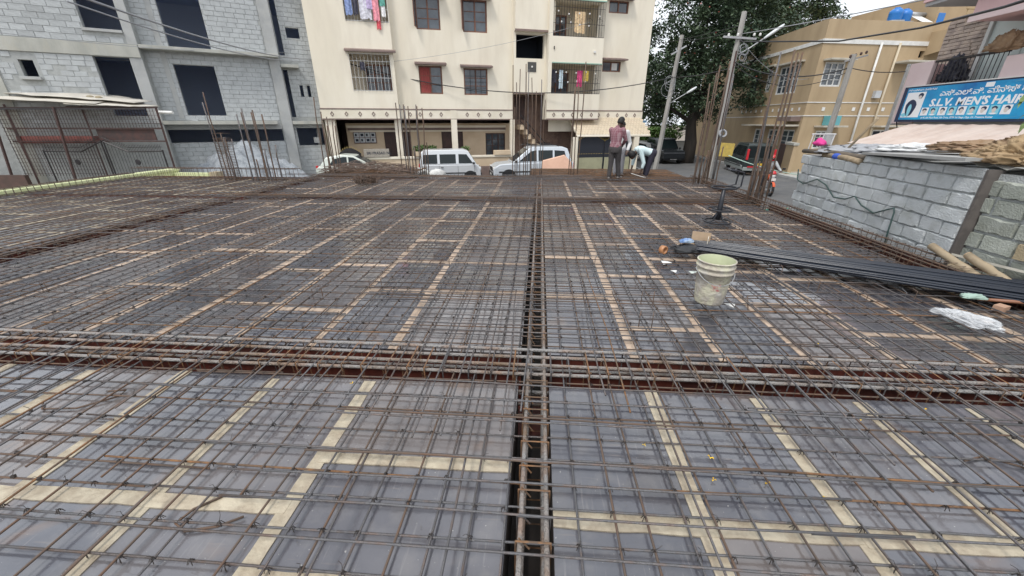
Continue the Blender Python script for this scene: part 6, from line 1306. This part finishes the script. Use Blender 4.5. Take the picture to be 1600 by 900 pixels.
# tangle of black cord, blue tape, box, roll, scraps
tg = MB(); P = []
for k in range(150): a = k*.63+U(-.3, .3); rr = U(.05, .17); P.append((1.9+1.25*rr*math.cos(a), 4.86+.7*rr*math.sin(a), .11+U(0, .1)*(1-rr/.2)))
tg.tube(P, .007, 5); tag(tg.build('cord_tangle', PLAST, smooth=True), 'tangled black cord at the near end of the pipe bundle', 'cord')
crumple('black_bag', PLAST, 'crumpled black bag under the tangled cord', 'bag', (1.9, 4.82, .11), (.16, .1, .06), 51, .6, 4)
crumple('blue_wrapper', mat('blue plastic wrap', (.10,.2,.42), (.45,.55,.65), 9, .3), 'crumpled blue wrapper on the cord tangle', 'wrapper', (1.9, 4.9, .2), (.08, .04, .035), 52, .8, 4)
CARD = mat('cardboard', (.46,.34,.23), (.4,.29,.19), 6, .85)
cb_ = thing('cardboard_box', 'small open cardboard box behind the cord tangle', 'box', (2.1, 5.0, .13), RD(-25)); MB().box(-.11, .11, .05, .058, 0, .16).build('panel', CARD, cb_); MB().add([(-.11, .05, .0), (.11, .05, 0), (.12, -.09, .02), (-.1, -.09, .0), (-.11, .05, .006), (.11, .05, .006), (.12, -.09, .026), (-.1, -.09, .006)], [(0, 3, 2, 1), (4, 5, 6, 7), (0, 1, 5, 4), (1, 2, 6, 5), (2, 3, 7, 6), (3, 0, 4, 7)]).build('flap', CARD, cb_)
MB().box(.085, .093, -.08, .049, .0, .12).build('panel', mat('pale card', (.6,.55,.46)), cb_)
tag(MB().lathe([(.035, -.03), (.052, -.03), (.052, .03), (.035, .03), (.035, -.03)], 20, (1.58, 4.78, .125), Euler((math.pi/2, 0, .6)).to_matrix()).build('tape_roll', mat('brown packing tape', (.42,.2,.09), None, rough=.3), smooth=True), 'roll of brown packing tape left of the cord tangle', 'tape roll')
def scrap(c, w, h, rz, lab, m=WHITE): tag(MB().add([(-w, -h, 0), (w, -h*.8, .012), (w*.9, h, 0), (-w*.6, h*1.1, .01), (-w, -h, -.003), (w, -h*.8, .009), (w*.9, h, -.003), (-w*.6, h*1.1, .007)], [(0, 1, 2, 3), (7, 6, 5, 4), (0, 4, 5, 1), (1, 5, 6, 2), (2, 6, 7, 3), (3, 7, 4, 0)]).xf(Matrix.Translation(c)@Matrix.Rotation(rz, 4, 'Z')).build('paper_scrap', m), lab, 'paper scrap', 'paper scraps on the mat')
scrap((1.54, 4.5, .05), .055, .05, .2, 'white paper scrap just in front of the tape roll'); scrap((1.55, 4.22, .045), .025, .03, 1, 'small pale scrap between the tape roll and the bucket'); scrap((1.75, 4.2, .045), .045, .03, .5, 'clear plastic scrap left of the bucket rim', mat('pale plastic', (.5,.55,.5), None, rough=.3)); scrap((1.78, 3.35, .05), .03, .05, .9, 'white scrap beside the foot of the bucket')
# plastic bag
BAGM = mat('thin clear plastic', (.80,.82,.84), (.62,.64,.66), 14, .25, alpha=.5, bump=.6, bscale=30)
crumple('plastic_bag', BAGM, 'crumpled translucent white plastic bag on the mat at right', 'bag', (3.53, 3.05, .1), (.19, .08, .055), 61, .8, 6, RD(-58), .3)
# trowel / hammer with green cloth
hm = thing('mallet', 'wooden handled tool with pale green wrapped head at the right edge', 'tool', (3.98, 3.5, .115), RD(-8)); MB().tube([(.05, 0, 0), (.75, -.03, .005)], [.014, .02], 7).build('handle', mat('tool handle', (.25,.11,.06), None, rough=.5), hm, smooth=True); o = crumple('head', mat('pale green rag', (.34,.46,.40), (.28,.38,.33), 6, .9), None, None, (0, 0, .01), (.085, .04, .035), 71, .6, 4); o.parent = hm
tag(MB().obox((4.1, 3.36, .09), (.1, .07, .05), Euler((0, 0, .4))).build('brick_bit', mat('brick chip', (.4,.25,.17))), 'broken brick chip near the wrapped tool', 'brick')
# two wooden props and a plank by the wall
def log(P, r, label):
    t = thing('wooden_pole', label, 'pole', P[0], 0, 'wooden poles by the wall'); Q = [V(p)-V(P[0]) for p in P]
    QQ = [Q[0].lerp(Q[-1], k/8)+V((U(-.008, .008), U(-.008, .008), 0)) for k in range(9)]; MB().tube(QQ, [r*U(.93, 1.07) for k in range(9)], 12).build('shaft', BAMB, t, smooth=True)
    d = (Q[0]-Q[-1]).normalized(); MB().tube([Q[0]-d*.002, Q[0]+d*.004], r*.96, 12).build('cut_end', mat('cut wood end', (.5,.34,.2), (.42,.27,.15), 12, .8), t)
log([(4.7, 4.78, .24), (4.68, 4.4, .15), (4.66, 4.03, .06)], .042, 'left of the two round wooden poles leaning by the wall'); log([(4.74, 4.4, .25), (4.72, 4.1, .17), (4.7, 3.75, .08)], .04, 'right of the two round wooden poles leaning by the wall')
tag(MB().obox((4.86, 4.28, .2), (.07, .62, .025), Euler((.0, .25, .3))).build('plank', mat('grey plank', (.45,.43,.37), (.36,.34,.29), 8, .85)), 'short weathered plank across the two wooden poles', 'plank')
tag(MB().obox((4.72, 4.2, .1), (.1, .5, .02), Euler((.1, .1, .3))).build('plank', BAMB), 'pale offcut board below the wooden poles', 'plank')
# rusty bundle of tie wire and heap of mesh by the front edge
bd_ = MB()
for k in range(170):
    a = U(0, 6.28); rr = .24*math.sqrt(R.random()); c = V((-4.72+rr*1.3*math.cos(a), 10.6+rr*math.sin(a), .06)); bd_.tube([c, c+V((U(-.1, .1), U(-.1, .1), U(.06, .2))), c+V((U(-.16, .16), U(-.16, .16), U(.02, .22)))], .006, 3)
o = bd_.build('wire_bundle', RUSTD); tag(o, 'rusty bundle of binding wire lying on the far mat', 'wire bundle')
hp_ = MB()
for k in range(260):
    x = U(-7.0, -4.4); h = .1+.25*max(0, 1-((x+5.9)/1.5)**2)*U(.2, 1); y = U(12.4, 14.0); a = U(-.5, .5) if k % 2 else U(1.2, 1.9); l = U(.5, 1.1); d = V((math.cos(a), math.sin(a), U(-.12, .12)))*l*.5; c = V((x, y, h)); hp_.tube([c-d, c+V((0, 0, U(.0, .05))), c+d], .0065, 3)
tag(hp_.build('stirrup_heap', mat('dusty brown rust', (.16,.11,.085), (.11,.08,.065), 3, .85)), 'heap of rusty bent mesh and stirrups at the front left corner of the deck', 'steel heap')
# yellow petals fallen on the near plywood
PET = mat('yellow petal', (.75,.5,.02), (.7,.4,.02), 20, .7)
petals = [(.88, 1.42, 'left'), (.92, 1.56, ''), (1.13, 1.42, ''), (2.35, 2.02, ''), (1.9, 1.9, ''), (-1.2, 2.03, ''), (.6, 1.62, ''), (1.35, 1.35, ''), (2.55, 2.7, ''), (2.2, 2.75, '')]
lbs = ['yellow petal lowest of the three right of the central beam', 'yellow petal highest of the three right of the central beam', 'yellow petal rightmost of the three right of the central beam', 'yellow petal near the far right end of the near plywood', 'yellow petal beside the right taped joint near the cross beam', 'yellow petal left of the central beam under the cross beam', 'yellow petal close to the central beam on its right', 'faint yellow petal by the right taped joint', 'yellow petal beyond the cross beam at far right', 'yellow petal beyond the cross beam nearest the bag']
for (x, y, _), l_ in zip(petals, lbs):
    pm = MB()
    for k in range(3): a = k*1.9+U(-.6, .6)+x*9; s = U(.005, .013); pm.quad((x, y, .008), (x+s*math.cos(a-.5), y+s*math.sin(a-.5), .016), (x+s*1.5*math.cos(a), y+s*1.5*math.sin(a), .012), (x+s*math.cos(a+.5), y+s*math.sin(a+.5), .016))
    tag(pm.build('petal', PET), l_, 'petal', 'fallen yellow petals')
lt_ = MB()
for k in range(420):
    x, y = U(-4, 4), U(.4, 2.05)
    if abs(x) < .12: continue
    s = U(.003, .009); a = U(0, 6.28); lt_.add([(x, y, .0066), (x+s*math.cos(a), y+s*math.sin(a), .0075), (x+s*.6*math.cos(a+1.2), y+s*.6*math.sin(a+1.2), .0066)], [(0, 1, 2)])
tag(lt_.build('litter', mat('pale grit', (.3,.29,.26), (.1,.09,.08), 3, .9, lo=.49, hi=.51)), kind='stuff')
